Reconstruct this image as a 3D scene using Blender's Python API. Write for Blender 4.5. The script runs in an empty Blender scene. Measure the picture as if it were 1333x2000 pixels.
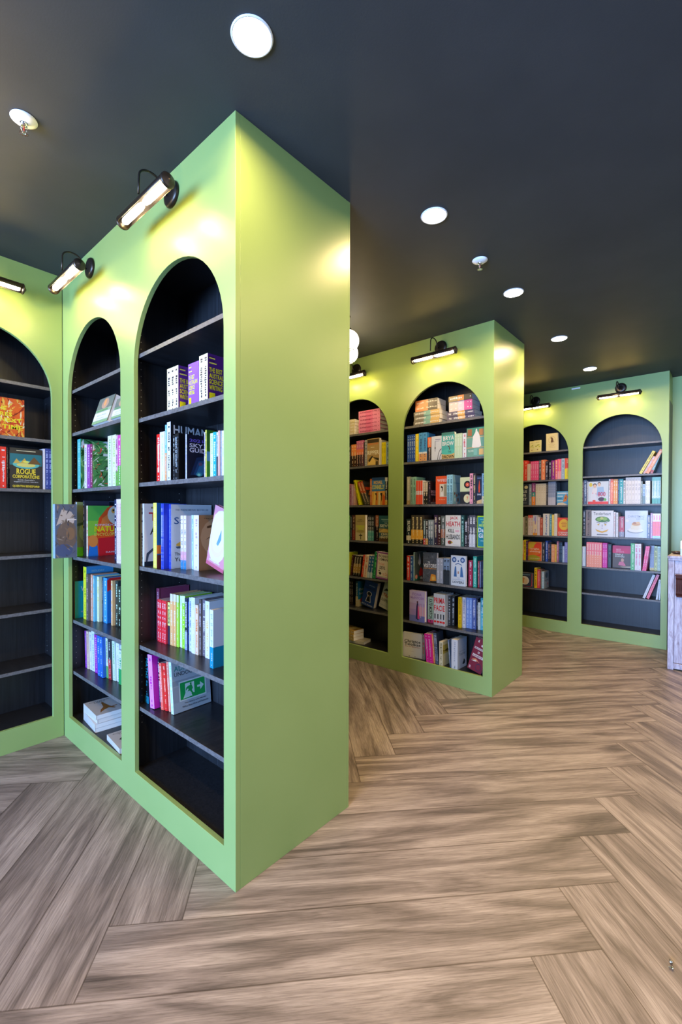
import bpy, bmesh, math, random
from mathutils import Matrix, Vector, geometry
random.seed(7)
S = bpy.context.scene
COL = S.collection
PI = math.pi
H = 2.7

# ---------------------------------------------------------------- camera
cam_d = bpy.data.cameras.new('camera'); cam = bpy.data.objects.new('camera', cam_d); COL.objects.link(cam)
R_, U_, F_ = Vector((0.655613, -0.755093, 0.002478)), Vector((0.006924, 0.009293, 0.999933)), Vector((0.755065, 0.655552, -0.011321))
cam.matrix_world = Matrix(((R_.x, U_.x, -F_.x, -0.9382), (R_.y, U_.y, -F_.y, -1.2971), (R_.z, U_.z, -F_.z, 1.32574), (0, 0, 0, 1)))
cam_d.sensor_fit = 'HORIZONTAL'; cam_d.sensor_width = 36.0
cam_d.lens = 882.505 / 1333 * 36.0
cam_d.shift_y = 10.945 / 1333
cam_d.clip_start = 0.02
S.camera = cam

# ---------------------------------------------------------------- exposure, world, daylight
S.view_settings.view_transform = 'Standard'
S.view_settings.look = 'None'
S.view_settings.gamma = 1.0
S.view_settings.use_curve_mapping = False
S.view_settings.exposure = 0.0
S.cycles.use_denoising = True
S.cycles.max_bounces = 8
S.cycles.diffuse_bounces = 5
S.cycles.sample_clamp_indirect = 6.0
S.cycles.caustics_reflective = False
S.cycles.caustics_refractive = False
W = bpy.data.worlds.new('sky_world'); S.world = W; W.use_nodes = True
W.node_tree.nodes['Background'].inputs[0].default_value = (0.62, 0.78, 1.0, 1)
W.node_tree.nodes['Background'].inputs[1].default_value = 1.6

def lamp(name, kind, loc, energy, color, rot=None, **kw):
    d = bpy.data.lights.new(name, kind); d.energy = energy; d.color = color
    for k, v in kw.items(): setattr(d, k, v)
    o = bpy.data.objects.new(name, d); COL.objects.link(o); o.location = loc
    if rot: o.rotation_euler = rot
    return o
# daylight falling in through the shop window
DAY = 1750.0
lamp('window_daylight', 'AREA', (-6.10, -.70, 1.40), DAY, (0.29, 0.52, 1.0), (0, -PI/2, 0), shape='RECTANGLE', size=2.4, size_y=4.5)
# added warm fill from far behind the camera, brightening the side faces
lamp('warm_fill_behind_camera', 'AREA', (1.2, -5.05, 1.5), 24.0, (1.0, 0.80, 0.52), (PI/2, 0, 0), shape='RECTANGLE', size=5.0, size_y=2.2)
WARM = (1.0, 0.68, 0.17)
WARMW = (1.0, 0.68, 0.31)
E_PIC, E_DOWN, E_GLOBE = 2.1, 12.0, 6.0

# ---------------------------------------------------------------- materials
MC = {}
def srgb(h):
    v = [int(h[i:i+2], 16)/255 for i in (0, 2, 4)]
    return tuple(c/12.92 if c <= .04045 else ((c+.055)/1.055)**2.4 for c in v)
def mat(name, col, rough=.5, metal=0.0, spec=.5, emit=None, es=0.0, coat=0.0):
    if name in MC: return MC[name]
    m = bpy.data.materials.new(name); m.use_nodes = True
    b = m.node_tree.nodes['Principled BSDF']
    b.inputs['Base Color'].default_value = (*col, 1); b.inputs['Roughness'].default_value = rough
    b.inputs['Metallic'].default_value = metal; b.inputs['Specular IOR Level'].default_value = spec
    b.inputs['Coat Weight'].default_value = coat
    if emit: b.inputs['Emission Color'].default_value = (*emit, 1); b.inputs['Emission Strength'].default_value = es
    MC[name] = m; return m
def ink(h, rough=.38, k=.80):
    c = srgb(h); k = k+.04-.26*sum(c)/3; return mat('print_'+h, tuple(x*k for x in c), rough, coat=.12)
class NT:
    def __init__(s, m): s.t = m.node_tree; s.n = s.t.nodes; s.b = s.n['Principled BSDF']
    def new(s, ty, **kw):
        n = s.n.new(ty)
        for k, v in kw.items():
            if k in n.inputs: n.inputs[k].default_value = v
            else: setattr(n, k, v)
        return n
    def ln(s, a, b): s.t.links.new(a, b)
    def ramp(s, fac, stops):
        r = s.n.new('ShaderNodeValToRGB'); e = r.color_ramp.elements
        while len(e) < len(stops): e.new(.5)
        for q, (p, c) in zip(e, stops): q.position = p; q.color = (*c, 1)
        s.ln(fac, r.inputs[0]); return r.outputs[0]
    def bump(s, h, strength, dist=.001):
        b = s.new('ShaderNodeBump'); b.inputs['Strength'].default_value = strength; b.inputs['Distance'].default_value = dist
        s.ln(h, b.inputs['Height']); s.ln(b.outputs[0], s.b.inputs['Normal'])

def green_paint():
    m = mat('green_satin_paint', (.235, .375, .165), .36); t = NT(m)
    tc = t.new('ShaderNodeTexCoord')
    n1 = t.new('ShaderNodeTexNoise'); n1.inputs['Scale'].default_value = 2.3; n1.inputs['Detail'].default_value = 5
    t.ln(tc.outputs['Object'], n1.inputs['Vector'])
    t.ln(t.ramp(n1.outputs[0], [(.3, (.222, .318, .098)), (.7, (.246, .344, .112))]), t.b.inputs['Base Color'])
    n2 = t.new('ShaderNodeTexNoise'); n2.inputs['Scale'].default_value = 220; n2.inputs['Detail'].default_value = 2
    t.ln(tc.outputs['Object'], n2.inputs['Vector']); t.bump(n2.outputs[0], .12, .0006)
    return m
GREEN = green_paint()
def black_wood(name, stretch, base=(.008, .0085, .010), hi=(.017, .0175, .020), rough=.40, spec=.5):
    m = mat(name, base, rough, spec=spec); t = NT(m)
    tc = t.new('ShaderNodeTexCoord'); mp = t.new('ShaderNodeMapping'); mp.inputs['Scale'].default_value = stretch
    t.ln(tc.outputs['Object'], mp.inputs['Vector'])
    n = t.new('ShaderNodeTexNoise'); n.inputs['Scale'].default_value = 1; n.inputs['Detail'].default_value = 8; n.inputs['Roughness'].default_value = .65
    n.inputs['Distortion'].default_value = .6
    t.ln(mp.outputs[0], n.inputs['Vector'])
    t.ln(t.ramp(n.outputs[0], [(.38, base), (.62, hi)]), t.b.inputs['Base Color'])
    t.bump(n.outputs[0], .16, .0006)
    return m
CARC = black_wood('black_woodgrain_board', (110, 110, 3))
SHELFM = black_wood('black_woodgrain_shelf', (60, 4, 60), (.011, .0115, .014), (.022, .023, .027), .30, .35)
EDGE = black_wood('shelf_edge_band', (60, 4, 60), (.070, .066, .066), (.13, .125, .125), .42)
def ceil_mat():
    m = mat('charcoal_ceiling_paint', (.022, .023, .027), .6, spec=.2); t = NT(m)
    tc = t.new('ShaderNodeTexCoord')
    n = t.new('ShaderNodeTexNoise'); n.inputs['Scale'].default_value = 1.7; n.inputs['Detail'].default_value = 7; n.inputs['Roughness'].default_value = .6
    t.ln(tc.outputs['Object'], n.inputs['Vector'])
    t.ln(t.ramp(n.outputs[0], [(.3, (.040, .045, .052)), (.7, (.056, .061, .068))]), t.b.inputs['Base Color'])
    n2 = t.new('ShaderNodeTexNoise'); n2.inputs['Scale'].default_value = 160
    t.ln(tc.outputs['Object'], n2.inputs['Vector']); t.bump(n2.outputs[0], .25, .0008)
    return m
CEIL = ceil_mat()
def floor_mat():
    m = mat('oak_vinyl_plank', (.2, .15, .12), .42); t = NT(m)
    uv = t.new('ShaderNodeUVMap'); uv.uv_map = 'grain'
    mp = t.new('ShaderNodeMapping'); mp.inputs['Scale'].default_value = (1.3, 13, 1); t.ln(uv.outputs[0], mp.inputs['Vector'])
    n1 = t.new('ShaderNodeTexNoise'); n1.inputs['Scale'].default_value = 1.0; n1.inputs['Detail'].default_value = 5; n1.inputs['Roughness'].default_value = .55; n1.inputs['Distortion'].default_value = 1.2
    t.ln(mp.outputs[0], n1.inputs['Vector'])
    mp2 = t.new('ShaderNodeMapping'); mp2.inputs['Scale'].default_value = (9, 240, 1); t.ln(uv.outputs[0], mp2.inputs['Vector'])
    n2 = t.new('ShaderNodeTexNoise'); n2.inputs['Scale'].default_value = 1.0; n2.inputs['Detail'].default_value = 7; n2.inputs['Roughness'].default_value = .7; n2.inputs['Distortion'].default_value = .5
    t.ln(mp2.outputs[0], n2.inputs['Vector'])
    # cathedral figure
    mp3 = t.new('ShaderNodeMapping'); mp3.inputs['Scale'].default_value = (1.1, 9, 1); t.ln(uv.outputs[0], mp3.inputs['Vector'])
    wv = t.new('ShaderNodeTexWave'); wv.wave_type = 'RINGS'; wv.inputs['Scale'].default_value = 3.2; wv.inputs['Distortion'].default_value = 9; wv.inputs['Detail'].default_value = 3; wv.inputs['Detail Scale'].default_value = 1.4
    t.ln(mp3.outputs[0], wv.inputs['Vector'])
    c1 = t.ramp(n1.outputs[0], [(.28, (.075, .059, .056)), (.42, (.160, .127, .117)), (.53, (.250, .204, .187)), (.68, (.360, .302, .276))])
    c2 = t.ramp(n2.outputs[0], [(.34, (.62, .60, .59)), (.50, (.97, .97, .97)), (.68, (1.22, 1.21, 1.20))])
    mx = t.new('ShaderNodeMix'); mx.data_type = 'RGBA'; mx.blend_type = 'MULTIPLY'; mx.inputs[0].default_value = 1
    t.ln(c1, mx.inputs[6]); t.ln(c2, mx.inputs[7])
    c3 = t.ramp(wv.outputs[0], [(0, (.82, .81, .80)), (.5, (1, 1, 1))])
    mx2 = t.new('ShaderNodeMix'); mx2.data_type = 'RGBA'; mx2.blend_type = 'MULTIPLY'; mx2.inputs[0].default_value = .7
    t.ln(mx.outputs[2], mx2.inputs[6]); t.ln(c3, mx2.inputs[7])
    # seams from the plank-local coordinates
    uv2 = t.new('ShaderNodeUVMap'); uv2.uv_map = 'plank'
    sp = t.new('ShaderNodeSeparateXYZ'); t.ln(uv2.outputs[0], sp.inputs[0])
    def mth(op, a, b=None):
        q = t.new('ShaderNodeMath'); q.operation = op
        for i, v in enumerate((a, b)):
            if v is None: continue
            if isinstance(v, (int, float)): q.inputs[i].default_value = v
            else: t.ln(v, q.inputs[i])
        return q.outputs[0]
    dx = mth('MINIMUM', sp.outputs[0], mth('SUBTRACT', PL, sp.outputs[0]))
    dy = mth('MINIMUM', sp.outputs[1], mth('SUBTRACT', PW, sp.outputs[1]))
    dd = mth('MINIMUM', dx, dy)
    seam = t.ramp(mth('DIVIDE', dd, .004), [(.2, (.42, .38, .36)), (.8, (1, 1, 1))])
    mx3 = t.new('ShaderNodeMix'); mx3.data_type = 'RGBA'; mx3.blend_type = 'MULTIPLY'; mx3.inputs[0].default_value = 1
    t.ln(mx2.outputs[2], mx3.inputs[6]); t.ln(seam, mx3.inputs[7])
    t.ln(mx3.outputs[2], t.b.inputs['Base Color'])
    t.bump(n2.outputs[0], .25, .0006)
    r = t.ramp(n2.outputs[0], [(.3, (.5, .5, .5)), (.7, (.36, .36, .36))]); t.ln(r, t.b.inputs['Roughness'])
    return m
PW, PL = .2290, 1.524
FLOORM = floor_mat()
PAPER = mat('book_page_paper', (.80, .76, .68), .8)
WHITEP = mat('charcoal_wall_paint', (.05, .052, .055), .6)
BRONZE = mat('dark_bronze_metal', (.040, .032, .026), .32, .75)
BLACKM = mat('black_enamel', (.02, .02, .02), .4)
WHITEM = mat('white_enamel', (.85, .86, .88), .35)
CHROME = mat('chrome_metal', (.7, .7, .68), .2, 1.0)
BULB = mat('lamp_glow', (1, .9, .7), .5, emit=(1.0, .86, .62), es=40)
DLENS = mat('downlight_glow', (1, .95, .85), .5, emit=(1.0, .90, .72), es=30)
GLOBEM = mat('opal_glass_glow', (1, .95, .85), .4, emit=(1.0, .88, .68), es=9)

# ---------------------------------------------------------------- mesh helpers
def link(name, me, mats, parent=None, M=None):
    o = bpy.data.objects.new(name, me); COL.objects.link(o)
    for m in mats: me.materials.append(m)
    if parent: o.parent = parent
    if M is not None: o.matrix_local = M
    return o
class MB:
    def __init__(s): s.v = []; s.f = []; s.m = []; s.sm = []
    def quad(s, a, b, c, d, mi=0): 
        i = len(s.v); s.v += [a, b, c, d]; s.f.append((i, i+1, i+2, i+3)); s.m.append(mi); s.sm.append(False)
    def box(s, x0, y0, z0, x1, y1, z1, mi=0, M=None):
        i = len(s.v)
        p = [(x0, y0, z0), (x1, y0, z0), (x1, y1, z0), (x0, y1, z0), (x0, y0, z1), (x1, y0, z1), (x1, y1, z1), (x0, y1, z1)]
        if M: p = [tuple(M @ Vector(q)) for q in p]
        s.v += p
        for f in ((0, 3, 2, 1), (4, 5, 6, 7), (0, 1, 5, 4), (1, 2, 6, 5), (2, 3, 7, 6), (3, 0, 4, 7)):
            s.f.append(tuple(i+q for q in f)); s.m.append(mi); s.sm.append(False)
    def poly(s, pts, mi=0):
        i = len(s.v); s.v += list(pts); s.f.append(tuple(range(i, i+len(pts)))); s.m.append(mi); s.sm.append(False)
    def lathe(s, prof, n=24, mi=0, M=None, cap=True, smooth=True):
        i = len(s.v)
        for r, z in prof:
            for k in range(n):
                a = 2*PI*k/n; q = Vector((r*math.cos(a), r*math.sin(a), z)); s.v.append(tuple(M @ q) if M else tuple(q))
        for j in range(len(prof)-1):
            for k in range(n):
                a, b = i+j*n+k, i+j*n+(k+1) % n
                s.f.append((a, b, b+n, a+n)); s.m.append(mi); s.sm.append(smooth)
        if cap:
            s.f.append(tuple(i+k for k in reversed(range(n)))); s.m.append(mi); s.sm.append(False)
            e = i+(len(prof)-1)*n
            s.f.append(tuple(e+k for k in range(n))); s.m.append(mi); s.sm.append(False)
    def tube(s, pts, r, n=10, mi=0):
        i = len(s.v); P = [Vector(p) for p in pts]; up = Vector((0, 1, 0.01))
        for j, p in enumerate(P):
            d = (P[min(j+1, len(P)-1)]-P[max(j-1, 0)]).normalized()
            a = d.cross(up).normalized(); b = d.cross(a).normalized()
            rr = r[j] if isinstance(r, (list, tuple)) else r
            for k in range(n):
                t = 2*PI*k/n; s.v.append(tuple(p + a*rr*math.cos(t) + b*rr*math.sin(t)))
        for j in range(len(P)-1):
            for k in range(n):
                a, b = i+j*n+k, i+j*n+(k+1) % n
                s.f.append((a, b, b+n, a+n)); s.m.append(mi); s.sm.append(True)
        s.f.append(tuple(i+k for k in reversed(range(n)))); s.m.append(mi); s.sm.append(False)
        e = i+(len(P)-1)*n; s.f.append(tuple(e+k for k in range(n))); s.m.append(mi); s.sm.append(False)
    def mesh(s, name, fix=True):
        me = bpy.data.meshes.new(name); me.from_pydata(s.v, [], s.f)
        me.polygons.foreach_set('material_index', s.m); me.polygons.foreach_set('use_smooth', s.sm)
        if fix:
            bm = bmesh.new(); bm.from_mesh(me); bmesh.ops.recalc_face_normals(bm, faces=bm.faces); bm.to_mesh(me); bm.free()
        me.update(); return me
def tag(o, label=None, cat=None, group=None, kind=None):
    for k, v in (('label', label), ('category', cat), ('group', group), ('kind', kind)):
        if v: o[k] = v
    return o
def empty(name, M=None, label=None, cat=None, group=None):
    o = bpy.data.objects.new(name, None); o.empty_display_size = .05; COL.objects.link(o)
    if M is not None: o.matrix_world = M
    return tag(o, label, cat, group)
def bevel(o, w=.002, seg=2):
    m = o.modifiers.new('edge', 'BEVEL'); m.width = w; m.segments = seg; m.limit_method = 'ANGLE'; return o
def T(x, y, z): return Matrix.Translation((x, y, z))
def RX(a): return Matrix.Rotation(a, 4, 'X')
def RY(a): return Matrix.Rotation(a, 4, 'Y')
def RZ(a): return Matrix.Rotation(a, 4, 'Z')

# ---------------------------------------------------------------- room
X0, X1, Y0, Y1 = -6.05, 4.722, -5.0, 2.02
def build_floor():
    bm = bmesh.new(); g = bm.loops.layers.uv.new('grain'); pl = bm.loops.layers.uv.new('plank')
    ang = math.radians(-45+1.9); cp, sp_ = math.cos(ang), math.sin(ang)
    A = Vector((.950, .2425))
    def w(p, q): return Vector((A.x + p*cp - q*sp_, A.y + p*sp_ + q*cp, 0))
    rnd = random.Random(3)
    for m in range(-9, 8):
        for k in range(-60, 50):
            for ty in (0, 1):
                if ty == 0: p0, q0, lp, lq = k*PW + m*PL, k*PW - m*PL, PW, PL
                else: p0, q0, lp, lq = k*PW + m*PL, (k-1)*PW - m*PL, PL, PW
                c = w(p0+lp/2, q0+lq/2)
                if not (X0-1.2 < c.x < X1+1.2 and Y0-1.2 < c.y < Y1+1.2): continue
                cs = [(p0, q0), (p0+lp, q0), (p0+lp, q0+lq), (p0, q0+lq)]
                f = bm.faces.new([bm.verts.new(w(*x)) for x in cs])
                ou, ov = rnd.random()*40, rnd.random()*40; fl = rnd.random() < .5
                for l, (a, b) in zip(f.loops, cs):
                    a -= p0; b -= q0
                    if ty == 0: a, b = b, a
                    l[pl].uv = (a, b); l[g].uv = ((PL-a if fl else a)+ou, b+ov)
    for co, no in (((X0, 0, 0), (-1, 0, 0)), ((X1, 0, 0), (1, 0, 0)), ((0, Y0, 0), (0, -1, 0)), ((0, Y1, 0), (0, 1, 0))):
        bmesh.ops.bisect_plane(bm, geom=bm.verts[:]+bm.edges[:]+bm.faces[:], plane_co=co, plane_no=no, clear_outer=True)
    me = bpy.data.meshes.new('floor'); bm.to_mesh(me); bm.free()
    o = link('floor', me, [FLOORM]); tag(o, kind='structure')
    m = o.modifiers.new('slab', 'SOLIDIFY'); m.thickness = .03; m.offset = -1
build_floor()
def slab(name, a, b, m):
    q = MB(); q.box(*a, *b); o = link(name, q.mesh(name), [m]); return tag(o, kind='structure')
slab('ceiling', (X0-.1, Y0-.1, H), (X1+.12, Y1+.1, H+.12), CEIL)
slab('wall_back', (X0-.1, Y1, 0), (X1+.1, Y1+.1, H), WHITEP)
slab('wall_end', (X1, Y0, 0), (X1+.12, Y1, H), GREEN)
WY0, WY1, WZ0, WZ1 = -3.0, 1.6, .25, 2.45
q = MB()
q.box(X0-.1, Y0, 0, X0, WY0, H); q.box(X0-.1, WY1, 0, X0, Y1, H); q.box(X0-.1, WY0, 0, X0, WY1, WZ0); q.box(X0-.1, WY0, WZ1, X0, WY1, H)
tag(link('wall_front', q.mesh('wall_front'), [WHITEP]), kind='structure')
q = MB()
for y in (WY0, -1.9, -.7, .5, WY1-.05): q.box(X0-.08, y, WZ0, X0-.02, y+.05, WZ1)
q.box(X0-.08, WY0, WZ0, X0-.02, WY1, WZ0+.05); q.box(X0-.08, WY0, WZ1-.05, X0-.02, WY1, WZ1)
tag(link('window_1', q.mesh('window_1'), [BLACKM]), kind='structure')
# shopfront wall behind the camera, mostly glazing
FX0, FX1, FZ0, FZ1 = -1.4, 3.8, .3, 2.5
q = MB()
q.box(X0-.1, Y0-.1, 0, FX0, Y0, H); q.box(FX1, Y0-.1, 0, X1+.1, Y0, H); q.box(FX0, Y0-.1, 0, FX1, Y0, FZ0); q.box(FX0, Y0-.1, FZ1, FX1, Y0, H)
tag(link('wall_shopfront', q.mesh('wall_shopfront'), [WHITEP]), kind='structure')
q = MB()
for x in (FX0, .3, 2.0, FX1-.05): q.box(x, Y0-.08, FZ0, x+.05, Y0-.02, FZ1)
tag(link('window_2', q.mesh('window_2'), [BLACKM]), kind='structure')

# ---------------------------------------------------------------- bookcases
AW, AB, AS, AR = .70, .131, 1.985, .35      # arch opening width, sill height, spring line, radius
SHELVES = {
 '0R': [2.047,1.743,1.455,1.081,.76,.436], '1L': [2.03,1.783,1.456,1.066,.695,.395], '1R': [2.05,1.755,1.46,1.075,.71,.424],
 '2L': [2.036,1.74,1.392,1.075,.745,.457], '2R': [2.036,1.742,1.393,1.07,.766,.435],
 '3L': [2.027,1.702,1.416,1.07,.773,.46], '3R': [2.038,1.72,1.42,1.078,.75,.468], 'X': [2.04,1.74,1.42,1.075,.75,.45]}
def face_frame(length, arches, th=.02):
    """front board with arch holes: local x along the face, z up, y 0..th"""
    outer = [Vector((0, 0, 0)), Vector((length, 0, 0)), Vector((length, H, 0)), Vector((0, H, 0))]
    loops = [outer]
    for a in arches:
        h = [Vector((a, AB, 0)), Vector((a, AS, 0))]
        for i in range(1, 28):
            t = PI - PI*i/28; h.append(Vector((a+AR+AR*math.cos(t), AS+AR*math.sin(t), 0)))
        h += [Vector((a+AW, AS, 0)), Vector((a+AW, AB, 0))]
        loops.append(h)
    tri = geometry.tessellate_polygon(loops)
    pts = [p for l in loops for p in l]
    v = [(p.x, 0, p.y) for p in pts] + [(p.x, th, p.y) for p in pts]; n = len(pts)
    f = [tuple(t) for t in tri] + [tuple(n+i for i in reversed(t)) for t in tri]
    i = 0
    for l in loops:
        k = len(l)
        for j in range(k): f.append((i+j, i+(j+1) % k, n+i+(j+1) % k, n+i+j))
        i += k
    me = bpy.data.meshes.new('face_frame'); me.from_pydata(v, [], f)
    bm = bmesh.new(); bm.from_mesh(me); bmesh.ops.recalc_face_normals(bm, faces=bm.faces); bm.to_mesh(me); bm.free()
    return me
def carcass():
    q = MB(); a, b, y0, y1 = -.04, .74, .0205, .285
    q.box(a-.016, y0, .03, a, y1+.012, 2.42); q.box(b, y0, .03, b+.016, y1+.012, 2.42)      # sides
    q.box(a, y1, .03, b, y1+.012, 2.42)                                                     # back
    q.box(a, y0, 2.402, b, y1, 2.42)                                                        # top
    q.box(a, y0, .107, b, y1, .125)                                                         # deck
    return q.mesh('carcass')
def pins():
    q = MB()
    for x, nx in ((-.0395, 1), (.7395, -1)):
        for y in (.053, .245):
            for i in range(58):
                z = .33+.032*i
                q.poly([(x, y+.0022*math.cos(t), z+.0022*math.sin(t)) for t in [k*PI/3 for k in range(6)][::nx]])
    return q.mesh('pin_holes', False)
def seams():  # thin lines at the back board joints, paler than the board
    q = MB()
    for x in (.235, .50):
        q.box(x, .2842, .13, x+.0012, .2852, 2.4)
    return q.mesh('panel_joint')
def shelf_mesh():
    q = MB(); q.box(-.039, .027, -.018, .739, .284, 0, 0); q.box(-.039, .0255, -.018, .739, .027, 0, 1)
    return q.mesh('shelf')
CM, PM, SMm, JM = carcass(), pins(), shelf_mesh(), seams()
for me, ms in ((CM, [CARC]), (PM, [mat('pin_hole_sleeve', (.45, .44, .42), .4)]), (SMm, [SHELFM, EDGE]), (JM, [mat('joint_line', (.05, .055, .065), .5)])):
    for m in ms: me.materials.append(m)
COLM = {}
def inst(name, me, parent, M):
    o = bpy.data.objects.new(name, me); COL.objects.link(o); o.parent = parent; o.matrix_local = M; return o
def bookcase(M, length, arches, label, ends=(), depth=.6, double=True):
    """M: local frame, origin at the left end of the face, x along it, y into the case"""
    root = empty('arched_bookcase', M, label, 'bookcase', 'green arched bookcases')
    ff = link('face_frame', face_frame(length, [a for a, _ in arches]), [GREEN], root); bevel(ff, .0012, 2)
    for e in ends:
        q = MB(); x = 0 if e == 'L' else length-.018
        q.box(x, .0202, 0, x+.018, depth, H); bevel(link('end_panel', q.mesh('end_panel'), [GREEN], root), .0012, 2)
    if double:
        q = MB(); q.box(0, depth, 0, length, depth+.012, H); link('back_panel', q.mesh('back_panel'), [GREEN], root)
    for a, code in arches:
        if code not in ('X',): COLM[code] = M @ T(a, 0, 0)
        inst('carcass', CM, root, T(a, 0, 0)); 
        inst('pin_holes', PM, root, T(a, 0, 0)); inst('panel_joint', JM, root, T(a, 0, 0))
        for z in SHELVES[code]: inst('shelf', SMm, root, T(a, 0, z))
    return root
B = .0705
finM = lambda x, y: Matrix(((0, 1, 0, x), (-1, 0, 0, y), (0, 0, 1, 0), (0, 0, 0, 1)))
LY = 1.6875
bookcase(finM(0, LY), LY, [(LY-1.61, '1L'), (LY-.77, '1R')], 'large green bookcase nearest the camera, standing out into the room with two arches', ends=('R',))
bookcase(finM(2.215, LY), LY, [(LY-1.61, '2L'), (LY-.77, '2R')], 'middle green bookcase standing out into the room, its two arches full of novels', ends=('R',))
bookcase(finM(4.43, LY), LY+.8234, [(LY-1.61, 'X'), (LY-.77, '3L'), (LY+.07, '3R')], 'farthest green bookcase along the end wall, half its shelves of cookbooks', ends=('R',), depth=.285, double=False)
bookcase(T(-1.60, LY, 0), 1.598, [(.0707, 'X'), (-.757+1.60, '0R')], 'green bookcase in the corner at the photo edge with mostly empty shelves', depth=.29, double=False)
bookcase(T(.615, LY, 0), 1.598, [(.0707, 'X'), (.829, 'X')], 'green bookcase at the back of the aisle behind the nearest bookcase', depth=.29, double=False)
bookcase(T(2.83, LY, 0), 1.598, [(.0707, 'X'), (.829, 'X')], 'green bookcase at the back of the aisle behind the middle bookcase', depth=.29, double=False)

# ---------------------------------------------------------------- lettering and cover artwork
TXT = {}
def text_tris(s, bold):
    """unit-box triangles of a word in the built-in font"""
    k = (s, bold)
    if k in TXT: return TXT[k]
    c = bpy.data.curves.new('word', 'FONT'); c.body = s; c.resolution_u = 2; c.offset = .022 if bold else .004; c.space_character = 1.02
    o = bpy.data.objects.new('word', c); COL.objects.link(o)
    dg = bpy.context.evaluated_depsgraph_get(); me = bpy.data.meshes.new_from_object(o.evaluated_get(dg))
    bpy.data.objects.remove(o); bpy.data.curves.remove(c)
    vs = [v.co for v in me.vertices]
    if not vs: TXT[k] = ([], [], 1); return TXT[k]
    x0, x1 = min(v.x for v in vs), max(v.x for v in vs); y0, y1 = min(v.y for v in vs), max(v.y for v in vs)
    w, h = max(x1-x0, 1e-6), max(y1-y0, 1e-6)
    r = ([((v.x-x0)/w, (v.y-y0)/h) for v in vs], [tuple(p.vertices) for p in me.polygons], w/h)
    bpy.data.meshes.remove(me); TXT[k] = r; return r
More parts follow.
